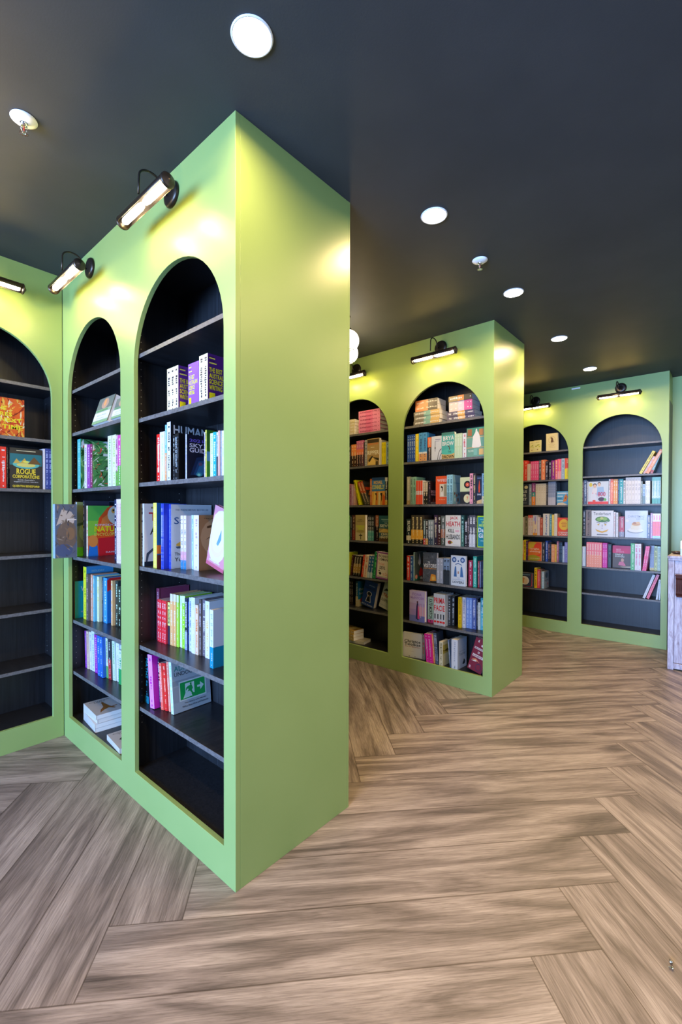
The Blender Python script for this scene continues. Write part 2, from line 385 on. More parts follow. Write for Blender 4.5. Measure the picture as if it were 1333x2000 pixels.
ART = {
'best': "R fff25c .06 .90 .3 .925;R fff25c .06 .80 .36 .825;R 2a1040 .06 .93 .22 .945;R 2a1040 .06 .85 .28 .865;TB f2e81e THE~BEST .06 .62 .6 .72;TB f2e81e AUSTRALIAN .06 .5 .88 .6;TB f2e81e SCIENCE .06 .38 .62 .48;TB f2e81e WRITING .06 .26 .6 .36;R f2e81e .06 .06 .3 .2",
'human': "TB cfd4d8 HUMAN .06 .80 .82 .95;R 6a7078 .1 .6 .5 .62;E 3a4250 .5 .35 .3 .2",
'sinew': "T d8dce0 S .55 .80 .8 .88;TB e8ecf0 I .62 .68 .7 .77;TB c0c4c8 YOU .4 .06 .95 .1",
'sky': "TB 6858c8 2021 .08 .84 .5 .91;R 8080c0 .5 .86 .9 .87;TB e6e4f8 SKY .08 .72 .5 .81;TB e6e4f8 GUIDE .08 .61 .7 .71;P 14284c .1,.1 .3,.5 .7,.56 .95,.4 .6,.12;P 1f4470 .2,.12 .36,.42 .6,.46 .7,.3 .5,.1;P 2c6894 .26,.1 .4,.34 .95,.5 .5,.14;E 5a4a68 .42 .36 .06 .04;E 3a90a8 .38 .13 .10 .05;E 9af0e0 .37 .12 .05 .03",
'land': "P 3a8830 0,0 1,0 1,.35 0,.5;R 5a94c0 0 .35 1 .55;R 2f6a20 0 .6 1 1",
'ta': "TB c02030 T .2 .72 .6 .86;T 202020 A .25 .5 .6 .64;R 8a7a50 .3 .92 1 .95;P 404858 .05,.05 .1,.2 .5,.32 .6,.3 .2,.18 .12,.05;R 1c2430 .0 .0 .6 .07",
'sunset': "R 1c5a9c 0 .35 1 1;R e07a30 0 .22 1 .35;R 5a2828 0 0 1 .2",
'sap': "T 7a8894 THE~PHENOMENAL~BESTSELLER .1 .90 .92 .93;T 1c4f8a Sapiens .07 .66 .93 .80;E 3a424c .5 .55 .05 .1;P e0b040 .12,.38 .22,.42 .3,.37 .25,.34 .12,.35;P 405468 .1,.34 .32,.35 .3,.31 .14,.31;E 606870 .48 .5 .07 .12;T 404850 The~Birth~of .08 .2 .6 .25;T 283038 Yuval .08 .11 .4 .17",
'eye': "R a87850 0 0 1 1;E c89a70 .6 .6 .55 .35;E d8b090 .75 .3 .4 .2;P 5a3a20 .25,.8 .6,.86 .98,.78 .98,.74 .6,.8 .25,.76;P 3a2010 .2,.55 .5,.68 .95,.62 .95,.59 .5,.64;P f0e8e0 .3,.55 .55,.63 .92,.58 .7,.5 .45,.49;E 2c5f80 .65 .565 .13 .06;E 101418 .65 .565 .05 .035;T fff8f0 M .25 .25 .5 .36;T 402810 The~compelling .15 .92 .85 .95",
'plate': "E f6ead0 .45 .52 .55 .44;E f2d8b8 .45 .52 .44 .34;E f8efe0 .45 .52 .34 .26;P 6898c0 .4,.4 .55,.66 .62,.5 .5,.38;R c06078 .0 .0 1 .06;R e8d8d8 .15 .09 .75 .12",
'oliv': "T f0dce8 OLIV .06 .70 .62 .80;R 5a2038 0 0 .04 1",
'iw': "R 1a88a8 0 0 1 .36;TB f0f4f8 I~w .28 .16 .8 .26",
'und': "T 2a8a80 ADAM .06 .80 .52 .9;T 303840 UNDOCTORED .06 .70 .94 .78;R 9aa2a8 0 .52 1 .62;R a8aeb2 0 .2 1 .5;R eef6f2 .16 .2 .88 .58;R 12a048 .19 .225 .85 .555;R eafff2 .32 .30 .56 .52;E 12a048 .47 .49 .025 .025;P 12a048 .40,.46 .49,.47 .52,.40 .49,.36 .55,.28 .51,.27 .45,.35 .42,.36 .40,.31 .30,.31 .30,.34 .38,.35 .41,.40 .37,.41 .35,.38 .33,.39 .35,.44;P eafff2 .26,.24 .33,.36 .36,.34 .40,.36 .46,.33 .5,.25;P eafff2 .64,.42 .72,.42 .72,.48 .82,.40 .72,.32 .72,.38 .64,.38;T 404850 The~Story~of~a~Medic .28 .13 .86 .165;T 404850 Who~Ran~Out~of~Patients .22 .07 .92 .105",
'safe': "R 6a7068 0 .55 1 1;E b8907a .5 .75 .22 .2;E f0a060 .48 .8 .08 .14;TB 3f9a3a SAFEGUARDING .06 .46 .8 .53;R f4f6f2 0 .12 1 .42;T 606860 RESOURCES .2 .28 .8 .33;R 9aa090 .2 .18 .7 .2;R 88a878 0 0 1 .1",
'jungle': "F 2f7a30,8cc870,d8f0e0,184818,c86040,f0f8f0,60a850,204028 110;T ffffff THE .62 .42 .92 .48;R e0f0e8 .5 .74 .86 .8",
'frog': "R 8a9a60 0 0 1 1;R 6ae010 0 0 1 .16;E b8d880 .5 .45 .4 .2;E e8e840 .45 .55 .2 .08;P 486828 0,.6 1,.7 1,.64 0,.55;R a08058 .3 .7 .5 .98",
'bird': "R 5c6474 0 0 1 1;E d8c8bc .55 .72 .34 .16;P cabcae .05,.6 .3,.9 .75,.86 .9,.7 .3,.66;E 706054 .55 .42 .48 .26;E 8a6c50 .7 .45 .2 .12;E 4c5878 .4 .14 .4 .12;P f0e8e0 .55,.72 .98,.72 .98,.705 .55,.7;E 302820 .62 .68 .03 .02;F 605448,7c6a5a,4a4c58,988878 40",
'parrot': "R 58b048 0 .5 .6 1;R 88c840 0 .4 .35 .7;P e8541c .2,.3 .3,.75 .55,.97 .98,1 .98,.3;P f08038 .3,.5 .4,.75 .6,.85 .6,.5;E e4d8c0 .82 .82 .27 .2;E e8a040 .72 .9 .06 .05;E 202818 .72 .91 .03 .022;P 241c24 1,.78 .88,.66 .92,.52 1,.56;P d02028 .3,.0 .28,.35 .8,.38 .75,.0;P 2878c8 0,0 .28,0 .26,.2 .05,.28;P 5aa0d8 .75,0 1,0 1,.25 .8,.3;E f09040 .14 .3 .14 .12;T fff0f0 KINGDOM .2 .60 .9 .64;TB f8e818 NATURE .18 .48 .98 .59;T f8f060 ENCYCLOPEDIA .18 .40 .98 .46;T f0f0ff DAVID .5 .05 .8 .08",
'wh': "T f4ffff Wh .3 .72 .7 .86;T f0fcff W.~CLARK .3 .14 .7 .18",
'bluegr': "T a8c8c0 HOLIDAY .15 .90 .5 .94;R 303c30 .75 .8 .98 1",
'atlas': "P c82828 0,.95 .1,1 .9,1 .3,.8 0,.7;TB ffffff A .3 .68 .62 .78;TB ffffff E .3 .5 .62 .62;TB ffffff C .3 .36 .62 .48;R e0f0ff .2 .1 .8 .12",
'roo': "T 504840 AUSTRALIAN .14 .86 .86 .92;T 504840 LIVES .3 .78 .7 .84;P a06830 .2,.12 .3,.3 .45,.42 .5,.66 .56,.72 .6,.62 .66,.4 .8,.2 .74,.18 .6,.3 .4,.24;E 8a5828 .54 .7 .05 .05;P a06830 .6,.3 .9,.36 .92,.33 .62,.26",
'blackbird': "T 504840 AUSTRALIAN .14 .86 .86 .92;T 504840 TALES .3 .78 .7 .84;P 181818 .2,.5 .4,.66 .7,.6 .86,.44 .6,.46 .5,.3 .36,.36;P 181818 .36,.36 .2,.2 .5,.3;E 181818 .78 .56 .08 .06",
'fire': "F f0a030,e8501c,c83010,f8c850,fff0c0,8a1c08 120;TB f8f020 THE .02 .68 .44 .78;TB f8f020 FIRES .04 .54 .62 .64;TB f8f020 NEXT .22 .40 .92 .5;TB f8f020 TIME .3 .22 .95 .33;R fff8c0 .04 .24 .24 .26;R fff8c0 .04 .28 .24 .3",
'rogue': "R 1c6870 0 .58 1 .86;E 58b0a8 .5 .6 .42 .1;E d8d070 .5 .59 .3 .05;P c8a848 .1,.62 .2,.74 .32,.64 .45,.76 .55,.64;P 6a4a20 .55,.62 .75,.8 .98,.62;E f0f060 .5 .67 .1 .02;R f0e8c0 .2 .93 .8 .945;TB f2d838 ROGUE .2 .36 .8 .5;TB f2d838 CORPORATIONS .08 .26 .92 .345;T ffffff Inside~Australia's .24 .205 .76 .235;T ffffff biggest~business~scandals .12 .155 .88 .185;TB f2d838 QUENTIN~BERESFORD .08 .03 .92 .09",
'lute': "P 303038 .36,.35 .39,.35 .39,.8 .36,.8;E 202028 .375 .5 .045 .05;P 40404a .6,0 .66,.25 .85,.42 1,.46 1,.43 .86,.38 .7,.24 .66,0;P 40404a .8,0 .84,.16 1,.28 1,.24 .88,.14 .86,0;R 7878a0 .38 .84 .9 .87;R a0a0b8 .38 .78 .8 .8",
'bryan': "R d0b070 0 0 1 .2;E 50b8a8 .5 .26 .6 .1;R 387870 0 .9 1 1;TB f4f6f4 BRYA .12 .70 .97 .86;TB f4f6f4 BROW .06 .50 .95 .66;P 503818 .45,.5 .6,.48 .68,.36 .6,.32 .6,.42;T 202020 THE .5 .22 .76 .3;TB 201810 DROWN .04 .02 .98 .14",
'shop': "R c0a070 0 .66 1 .69;R c0a070 0 .3 1 .33;R 408870 0 .7 1 1;R 98603c .05 .72 .3 .96;R b07848 .7 .72 .95 .94;P f6efe4 .3,.33 .36,.7 .5,.85 .64,.86 .74,.7 .82,.36 .7,.31 .4,.31;E f6efe4 .55 .86 .05 .1;T e0f0e0 FLORIST .1 .17 .5 .24;R 78b0a0 .4 .05 .6 .28;R d8b070 .7 .05 .96 .26",
'shadow': "TB f0b8c8 SHADOW .1 .5 .95 .62;TB f0b8c8 HOUSE .15 .38 .9 .48;P 8a4028 .3,.1 .5,.3 .7,.1;TB e0c8c0 BOWDEN .1 .03 .9 .1",
'wifed': "TB ffd8e0 WIFED .12 .80 .96 .9;R e8ddc8 .34 .26 1 .72;R a89878 .7 .28 1 .7;P 201810 .42,.6 .5,.66 .62,.6 .6,.5 .5,.42 .55,.56;P fff8f0 .42,.3 .46,.44 .6,.42 .68,.28;T f8c8a0 A~Novel .3 .14 .8 .19",
'bluefig': "R 60a0b8 .1 .7 .9 .74;R 78a8b8 0 0 1 .42;E 604038 .25 .36 .08 .05;E a06040 .5 .3 .08 .05;E 40606c .75 .34 .08 .05;E c0d8d8 .3 .15 .1 .07;E 705040 .65 .15 .1 .07;E e8e8e0 .5 .05 .1 .04",
'disc': "R 24242e 0 0 1 .46;R d8e0b0 0 .47 1 1;E 1c1a20 .68 .72 .32 .14;E e86048 .68 .72 .17 .075;E fff0d0 .68 .72 .04 .02;E e8e0b0 .66 .2 .32 .16;TB d05030 7 .6 .13 .75 .27",
'rocket': "P d84828 .3,.55 .5,.85 .7,.55;R d84828 .35 .4 .65 .56;R 8098c0 .1 .9 .9 .92;TB f0f0ff SPACE .1 .3 .9 .36;P e0b880 .0,.0 1,.0 1,.16 0,.1",
'kill': "TB b81830 JACK .3 .84 .84 .96;TB b81830 HEATH .06 .64 .97 .8;R c0c0c0 .05 .585 .95 .6;TB 181818 KILL .18 .44 .6 .56;R e8b0c0 .66 .46 .92 .52;TB 181818 HUSBANDS .06 .22 .96 .38;E a82030 .3 .12 .14 .06;P 405828 .2,.12 .3,.08 .5,.1 .4,.15;E e0b040 .44 .12 .05 .025;R d0c8c0 .5 .03 .95 .05",
'dagir': "R 1c8090 .05 .03 1 .96;R 60c0c0 .25 .88 .8 .9;TB d0f030 SALLY .4 .76 .96 .84;TB d0f030 HEPW .15 .66 .96 .74;TB ffffff Dark .1 .48 .96 .62;TB ffffff Girl .12 .3 .8 .45;R c0f0f0 .3 .2 .7 .22",
'mosaic': "P e8eef0 .3,.6 .4,.95 .55,.6 .4,.5;P 503828 .5,.6 .7,.9 1,.6 .8,.5;P d03028 .35,.25 .5,.45 .75,.3 .8,.15 .4,.12;P 206858 .0,.0 .4,.0 .5,.1 .1,.14;E f0a080 .15 .12 .1 .08;E e8d8c0 .6 .05 .15 .05;P a83020 .6,.1 .9,.2 .95,.05 .7,.02",
'visitors': "F 5a5e68,484c58,70747c,3c4048 70;TB ffffff THE .36 .64 .5 .70;TB ffffff VISITORS .04 .49 .96 .62;T f0a030 JANE~HARRISON .06 .43 .94 .48;P e09030 .5,.02 .58,.26 .66,.28 .9,.26 .96,.06;R f0c060 .64 .08 .84 .2;R 282828 .52 .0 .96 .04",
'lovers': "E 28508c .22 .86 .15 .09;E 28508c .78 .86 .15 .09;E b8c8e0 .22 .86 .08 .045;E b8c8e0 .78 .86 .08 .045;P 28508c .3,.72 .5,.76 .75,.7 .75,.68 .5,.73 .3,.69;P 3c68a0 .2,.3 .26,.62 .32,.66 .36,.6 .4,.3;P 3c68a0 .62,.3 .66,.6 .7,.66 .76,.62 .84,.3;E b08878 .5 .44 .05 .05;E 28508c .5 .82 .05 .03;R 6080b0 .1 .2 .9 .21;TB 303c50 LOVERS .12 .08 .88 .16;T 8898b8 THE .4 .24 .6 .28",
'greyt': "TB f0f4ff GREY .1 .6 .9 .7;TB f0f4ff SKY .2 .45 .8 .55;R c0c8e0 .1 .2 .9 .22",
'fiona': "R c8b8e8 0 .6 1 1;R 7078c0 0 0 1 .2;R a890d0 0 .2 1 .4;R e0a8c0 .5 .2 1 .5;TB 9a78c8 FIONA .2 .84 .8 .93;TB 9a78c8 McINTOSH .08 .73 .95 .81;P 28285c .42,.1 .46,.5 .5,.62 .58,.6 .6,.48 .64,.2 .6,.05;E 583040 .53 .64 .05 .035;P d8488c .54,.1 .56,.55 .6,.5 .68,.1;R e8c0e0 .72 .15 .76 .55;R c8c8f0 .85 .2 .89 .6",
'chris': "TB 101010 Christos .08 .60 .92 .72;TB 101010 Tsiolkas .08 .48 .92 .59;T a04838 The~In-Between .1 .41 .9 .46;R c8c0b8 .34 .24 .6 .25;E 181818 .34 .04 .02 .025;E 181818 .64 .04 .015 .02",
'khaki': "R b8a850 0 .5 1 .86;P 403010 .1,.6 .7,.68 .9,.6 .6,.58;P 706020 .05,.66 .8,.56 .8,.53 .05,.62",
'track': "T 8898a8 Tim~Winton .15 .56 .85 .61;T 607080 Tracker .12 .44 .88 .54;R a8b8c8 .3 .68 .8 .69;P 203040 .52,.12 .6,.2 .76,.26 .84,.18 .8,.12 .66,.1;E 203040 .7 .24 .05 .04",
'maroon': "R f0e0dc .1 .66 .85 .72;TB 602030 BEAUTIFUL .14 .67 .8 .71;R f0e0dc .5 .78 .95 .84;R f0e0dc .4 .55 .52 .61;TB 602030 & .42 .56 .5 .6;R f0e0dc .1 .42 .85 .5;TB 602030 UNFIT .16 .43 .78 .48;P f0e8e0 .2,.9 .3,.96 .3,.86;P e89060 .1,.32 .4,.38 .7,.3 .4,.33;P f0e0d0 .1,.28 .4,.34 .5,.3 .3,.28;E 24304c .7 .16 .2 .11;E 7a2038 .7 .16 .17 .09;R c8a0a8 .08 .04 .2 .12",
'ripper': "R 382c20 .02 .84 .96 .97;TB d86830 SHELLEY~BURR .08 .77 .92 .83;R f0e8c8 .3 .66 .6 .68;TB fff8e0 RIPPER .03 .4 .97 .55;P e8c068 0,.02 .3,.3 .5,.28 .9,.02;P 302818 .1,.2 .4,.36 .5,.34 .2,.12;P 302818 .5,.3 .96,.26 .96,.16 .7,.22;R 483820 .7 .0 .9 .14",
'redser': "R 383838 0 .86 1 .95;R c84018 .1 .62 .9 .74;P e08030 .2,.4 .5,.58 .8,.5 .6,.36;R 585850 0 .0 1 .3",
'conn': "P 3a78b0 0,.6 1,.6 1,1 0,1;R 284878 0 .9 1 1;TB f4c860 MICHAEL .14 .76 .8 .88;TB f4e820 CONNELLY .02 .57 .96 .73;R e8a848 0 0 1 .5;P f8d870 .1,.0 .2,.5 .3,.5 .22,.0;P e07830 .3,.0 .36,.5 .44,.5 .4,.0;P 1c1814 .22,.42 .36,.44 .4,.2 .34,.16 .34,.34;P 1c1814 .62,.42 .8,.44 .78,.2 .72,.12 .72,.32;P f8e8b0 .5,.0 .52,.46 .64,.46 .62,.0;P d86020 .8,.0 .84,.4 1,.3 1,.0",
'grave': "R b8a468 0 .6 1 1;R d0c08c 0 0 1 .3;T 605838 ROBERT .3 .8 .7 .84;T 605838 GALBRAITH .14 .73 .86 .785;TB d8e818 RUNNING .12 .5 .9 .6;TB d8e818 GRAVE .24 .4 .8 .49;R 201c10 .5 .04 .56 .27;R 201c10 .36 .18 .7 .22;E a89858 .5 .36 .4 .06",
'seven': "R a08850 0 .34 .94 .5;P d0b060 0,.36 .4,.5 .94,.42 .94,.36;R 503820 0 0 1 .14;T d0e0d8 THE .45 .68 .7 .74;TB e8e8d0 SEVE .08 .55 .93 .66;R 88b0a8 .2 .84 .9 .87;R 88b0a8 .3 .78 .9 .8;TB f0e0b8 CHRIS .18 .24 .9 .33;TB f0e0b8 HAMME .08 .12 .96 .22",
'devil': "R f2e8d4 .08 .06 .9 .94;TB 201820 RICHARD .14 .8 .86 .9;TB 201820 OSMAN .14 .68 .84 .78;T d85848 The~Last .12 .52 .6 .62;TB 201820 DEVIL .26 .36 .7 .48;T d05040 to~Die .52 .14 .88 .26;P 181010 .2,.22 .34,.26 .44,.2 .32,.14;E 181010 .24 .3 .05 .02;R 907890 .12 .08 .86 .1",
'thor': "TB f0f8f8 thor .1 .62 .85 .74;TB f0f8f8 bo .2 .46 .7 .56;E d03030 .6 .2 .28 .12;R e8d8a0 0 .0 1 .28;E c02828 .6 .22 .3 .12",
'keyhole': "E c8c8d0 .5 .5 .2 .09;P c8c8d0 .42,.5 .58,.5 .72,.18 .28,.18;E 101820 .5 .5 .16 .07;P 101820 .45,.5 .55,.5 .66,.2 .34,.2;TB 20284c THE~HOUSE .1 .66 .9 .74;T b0c8f0 MYSTERY .4 .8 .86 .84;R 5880c0 .1 .92 .5 .93;T ffffff RITA~PAPER .06 .04 .92 .09;E a08060 .48 .42 .05 .04",
'trap': "R f4f2ee 0 0 1 .55;TB c83018 TRAP .12 .44 .9 .56;TB 484848 SUSPECT .06 .26 .9 .36;P 101820 .05,.62 .3,.76 .6,.7 .3,.66;E 101820 .6 .85 .16 .05;R c0c8d0 .1 .1 .8 .12",
'gold': "R 806030 .1 .7 .9 .9;R f0d890 .1 .3 .9 .5;R 503818 .2 .1 .6 .2",
'lemon': "E c8c818 .3 .5 .14 .05;E a8b020 .6 .6 .16 .05;E c8c818 .75 .45 .1 .05;E 88500c .5 .2 .1 .04;R 908850 .25 .82 .75 .85;P 607020 .2,.5 .8,.62 .8,.6 .2,.47",
'fox': "P 6a4828 .4,.5 .46,.72 .56,.76 .6,.66 .66,.5 .56,.46;P 6a4828 .42,.5 .44,.4 .48,.5;E 6a4828 .44 .74 .06 .05;R b8a078 .2 .34 .76 .36;R b8a078 .26 .26 .7 .28;R b8a078 .3 .18 .8 .2;E c0a880 .5 .62 .3 .22 ring",
'gus': "E e8dcb0 .72 .84 .2 .08;TB f4f4f0 GUS .1 .58 .8 .7;TB f4f4f0 RYE .1 .4 .7 .52;TB f4f4f0 BET .1 .22 .8 .34;R 8890a0 .1 .1 .8 .12",
'zest': "R e8f4f8 .05 .8 .95 .9;R e0f0f4 .05 .6 .5 .68;R 1c6890 .05 .44 .4 .5;R e8f0e8 .05 .28 .5 .34;P e08028 .5,.2 .6,.6 .75,.8 .9,.6 .8,.3;P f0d8b0 .0,.0 .9,.0 .5,.18 .1,.16;E 803818 .7 .5 .06 .05",
'orangec': "E f4c030 .52 .62 .42 .3;R c06028 .34 .74 .7 .77;R c06028 .3 .66 .74 .69;R c06028 .34 .58 .7 .61;R c06028 .36 .5 .68 .53;TB f8e0d0 STEPHEN .06 .14 .94 .23;TB f8e0d0 DORRIC .1 .03 .94 .12",
'bright': "E d8b838 .35 .75 .4 .26;E e84830 .75 .6 .36 .36;E a8a028 .4 .14 .5 .16;E e87830 .5 .5 .5 .2;T fff0e0 bright .18 .56 .82 .68;T fff0e0 shining .12 .42 .92 .54;T f8e0c0 JULIA~BAIRD .12 .08 .88 .14",
'dogs': "E f0e8e0 .4 .45 .34 .3;E c88850 .3 .45 .16 .2;E e8d0b0 .5 .4 .14 .2;R 80a8c8 .1 .84 .8 .88;P e04850 .86,.04 .94,.1 .94,.94 .92,.94 .9,.1;R e04850 .3 .04 .88 .06",
'fish': "E 284850 .5 .75 .26 .16;R 283038 .1 .44 .9 .47;R d0d0d8 .1 .3 .9 .33;R c04040 .7 .16 .84 .3",
'couple': "E d8c030 .13 .86 .08 .09;E 3c2c24 .33 .84 .1 .08;E e0b898 .33 .8 .08 .08;P f0e8e8 .16,.4 .22,.68 .44,.72 .5,.4;E 4c4038 .55 .9 .08 .08;E e0b898 .55 .86 .065 .075;P 9cb8d8 .42,.4 .46,.74 .76,.76 .8,.4;R e03828 0 0 1 .12;TB b0103c 800 .48 .34 .86 .54;T e07088 fast .2 .42 .42 .52;E 401828 .66 .22 .16 .09;P e8e8f0 .1,.16 .14,.45 .36,.5 .44,.2;E 60a840 .84 .2 .07 .06;E d85030 .3 .15 .08 .04",
'tender': "T 101010 Tenderheart .1 .82 .9 .94;E 3c6a28 .5 .66 .32 .11;E 7aa848 .36 .66 .12 .07;E 88b050 .62 .68 .12 .07;E c0c870 .48 .7 .08 .05;E 4c7c30 .78 .62 .08 .05;E c8a840 .33 .46 .05 .03;E c8a840 .65 .46 .05 .03;P 383020 .24,.54 .4,.5 .4,.52 .24,.56;P 383020 .58,.5 .74,.53 .74,.55 .58,.52;R b0b0b8 .48 .38 .53 .46;P d8a828 .18,.3 .26,.2 .5,.14 .72,.2 .8,.3 .72,.26 .5,.2 .28,.25;P a08cc0 .44,.33 .56,.33 .5,.3;R 606060 .26 .06 .76 .09",
'cake': "E e8ecf4 .46 .26 .38 .1;E 98a0a8 .46 .24 .36 .085;E f4f4f2 .48 .27 .33 .08;E e8e0c0 .5 .4 .24 .12;R e8e0c8 .27 .3 .73 .42;E c89858 .5 .5 .2 .06;E a87038 .44 .54 .08 .04;E d8b070 .58 .55 .09 .04;T 8898b8 CHRISTMAS .12 .74 .86 .82;T 8898b8 COOK .5 .66 .86 .72;E f4f4ee .1 .62 .08 .05;R b8c0d0 .2 .9 .7 .92",
'supper': "R d81858 0 .66 1 1;TB f8c0d0 RICK .2 .78 .44 .86;T f8c0d0 STEIN'S .18 .69 .6 .76;TB f0f0e8 SIMPLE .14 .56 .56 .64;TB f0f0e8 SUPPERS .14 .48 .62 .545;E d8a888 .52 .36 .08 .08;P e07890 .3,.14 .36,.28 .56,.3 .7,.12 .6,.1;P e8d0b0 .4,.06 1,.1 1,.04 .6,.03;R 302418 0 .0 1 .04",
'excl': "",
}
def art_mesh(name, w, h, place):
    """flat coloured shapes; place(u, v, layer) -> local point; returns mesh with materials"""
    q = MB(); mats = []; idx = {}
    def mi(c):
        if c not in idx: idx[c] = len(mats); mats.append(ink(c))
        return idx[c]
    L = 1
    for it in ART[name].split(';') if name in ART else name.split(';'):
        t = it.split()
        if not t: continue
        k, c = t[0], t[1]
        if k == 'F':                        # leafy / feathery / fiery field of strokes
            cols = c.split(','); n = int(t[2]); rnd = random.Random(len(cols)*7+n)
            for i in range(n):
                x, y, a, l, ww = rnd.random(), rnd.random(), rnd.random()*PI, .06+.16*rnd.random(), .015+.03*rnd.random()
                pts = []
                for dx, dy in ((-l, 0), (0, -ww), (l, 0), (0, ww)):
                    pts.append((min(1, max(0, x+dx*math.cos(a)-dy*math.sin(a))), min(1, max(0, y+(dx*math.sin(a)+dy*math.cos(a))*w/h))))
                q.poly([place(u, v, L+i*.02) for u, v in pts], mi(cols[i % len(cols)]))
            L += n*.02; continue
        if k == 'R':
            x0, y0, x1, y1 = map(float, t[2:6]); q.poly([place(u, v, L) for u, v in ((x0, y0), (x1, y0), (x1, y1), (x0, y1))], mi(c))
        elif k == 'E':
            cx, cy, rx, ry = map(float, t[2:6]); n = 16
            pts = [(min(1, max(0, cx+rx*math.cos(2*PI*i/n))), min(1, max(0, cy+ry*math.sin(2*PI*i/n)))) for i in range(n)]
            if len(t) > 6:
                for i in range(n):
                    a, b = pts[i], pts[(i+1) % n]; f = lambda p: (cx+(p[0]-cx)*.9, cy+(p[1]-cy)*.9)
                    q.poly([place(*p, L) for p in (a, b, f(b), f(a))], mi(c))
            else: q.poly([place(u, v, L) for u, v in pts], mi(c))
        elif k == 'P':
            pts = [Vector((*map(float, p.split(',')), 0)) for p in t[2:]]
            for tr in geometry.tessellate_polygon([pts]): q.poly([place(pts[i].x, pts[i].y, L) for i in tr], mi(c))
        elif k in ('T', 'TB'):
            s = t[2].replace('~', ' '); x0, y0, x1, y1 = map(float, t[3:7]); V, Fc, ar = text_tris(s, k == 'TB')
            i0 = len(q.v); q.v += [place(x0+a*(x1-x0), y0+b*(y1-y0), L) for a, b in V]; m_ = mi(c)
            for f in Fc: q.f.append(tuple(i0+j for j in f)); q.m.append(m_); q.sm.append(False)
        L += 1
    return q, mats
def spine_art(w, h, kv, base, rnd):
    """bands and lettering on the spine face (local y = 0 plane, seen from -y)"""
    s = []
    bands = []
    for k in ('b', 'b2'):
        if k in kv:
            f, c = kv[k].split(':')
            if float(f) > 0: bands.append((float(f), c))
    for f, c in sorted(bands, reverse=True): s.append('R %s 0 0 1 %.3f' % (c, f))
    if 'tb' in kv: s.append('R %s 0 .86 1 1' % kv['tb'])
    if 'tb2' in kv: s.append('R %s 0.04 .56 .96 .99' % kv['tb2'])
    if 'mc' in kv: s.append('R %s 0 .34 1 .66' % kv['mc'])
    if 'lc' in kv: s.append('R %s 0 %s 1 1' % (kv['lc'], '.6' if 'mc' in kv else '.42'))
    c = kv.get('ink', 'ffffff')
    return s, c
def build_book(name, w, d, h, spine, cover, kv, art, hard):
    """spine on the -y side, front cover on the +x side, foot at z = 0"""
    t = .0026 if hard else .0011
    ms, mc = ink(spine), ink(cover)
    q = MB()
    pts = [(0, 0), (w, 0), (w, d), (w-t, d), (w-t, t), (t, t), (t, d), (0, d)]
    n = 8; i = 0
    q.v += [(x, y, 0) for x, y in pts]+[(x, y, h) for x, y in pts]
    for j in range(n): q.f.append((j, (j+1) % n, n+(j+1) % n, n+j)); q.m.append(0 if j == 0 else 1); q.sm.append(False)
    for f in ((0, 7, 6, 5), (0, 5, 4, 1), (4, 3, 2, 1)):
        q.f.append(f); q.m.append(1); q.sm.append(False); q.f.append(tuple(n+k for k in reversed(f))); q.m.append(1); q.sm.append(False)
    root = link(name, q.mesh(name), [ms, mc])
    ins = .003 if hard else .0008
    q = MB(); q.box(t, t, ins, w-t, d-(ins+.001), h-ins); link('page_block', q.mesh('page_block'), [PAPER], root)
    rnd = random.Random(int(w*1e5)+int(h*1e5))
    s, c = spine_art(w, h, kv, spine, rnd)
    place = lambda u, v, L: (u*w, -.0002-.00004*L, v*h)
    q2, m2 = (MB(), [])
    if s: q2, m2 = art_mesh(';'.join(s), w, h, place)
    ci = len(m2); m2 = m2+[ink(c)]
    Ly = 8
    if 't' in kv:
        f, words_ = kv['t'].split(':'); V, Fc, ar = text_tris(words_.replace('~', ' '), True)
        ww = float(kv.get('wf', .62)); L0, L1 = .93, .93-min(.78, ww*w*ar*.9/h)
        i0 = len(q2.v); q2.v += [place(.5-ww/2+b*ww, L0+a*(L1-L0), Ly) for a, b in V]
        for f in Fc: q2.f.append(tuple(i0+j for j in f)); q2.m.append(ci); q2.sm.append(False)
        z = L1-.05
    else: z = .93
    # small printed marks standing for the unreadable lettering
    gl = max(w*.34, .004)/h
    while z > .12 and 'prima' not in kv:
        if z < .93 and rnd.random() < .16: z -= gl*1.6; continue
        ww = min(.5, .012/w)*(.8+.4*rnd.random()); g = gl*(.35+.5*rnd.random())
        big = z > .45
        if not big: ww *= .6
        x = .5-ww/2+(.0 if rnd.random() < .5 else .06)
        q2.poly([place(u, v, Ly) for u, v in ((x, z-g), (x+ww, z-g), (x+ww, z), (x, z))], ci); z -= g+gl*.32
    q2.poly([place(u, v, Ly) for u, v in ((.4, .04), (.6, .04), (.6, .04+.2*w/h), (.4, .04+.2*w/h))], ci)
    if kv.get('art2') == 'excl':
        for P_ in ([(.28, .78), (.72, .78), (.6, .36), (.4, .36)], [(.32, .2), (.68, .2), (.68, .3), (.32, .3)]): q2.poly([place(u, v, 12) for u, v in P_], ci)
    link('spine_lettering', q2.mesh('spine_lettering', False), m2, root)
    if art in ART:
        pc = lambda u, v, L: (w+.0003+.00005*L, u*d, v*h)
        q3, m3 = art_mesh(art, d, h, pc)
        link('cover_artwork', q3.mesh('cover_artwork', False), m3, root)
    elif kv.get('_face'):
        pass
    return root
def dup(root):
    r = root.copy(); COL.objects.link(r)
    for ch in list(root.children):
        c = ch.copy(); COL.objects.link(c); c.parent = r
    return r
ORD = {2: ['left one of two', 'right one of two'], 3: ['leftmost of three', 'middle of three', 'rightmost of three']}
ORV = {2: ['lower of two', 'upper of two'], 3: ['lowest of three', 'middle of three', 'topmost of three']}
NUM = ['', 'first', 'second', 'third', 'fourth', 'fifth', 'sixth']; CNT = ['', '', 'two', 'three', 'four', 'five', 'six']
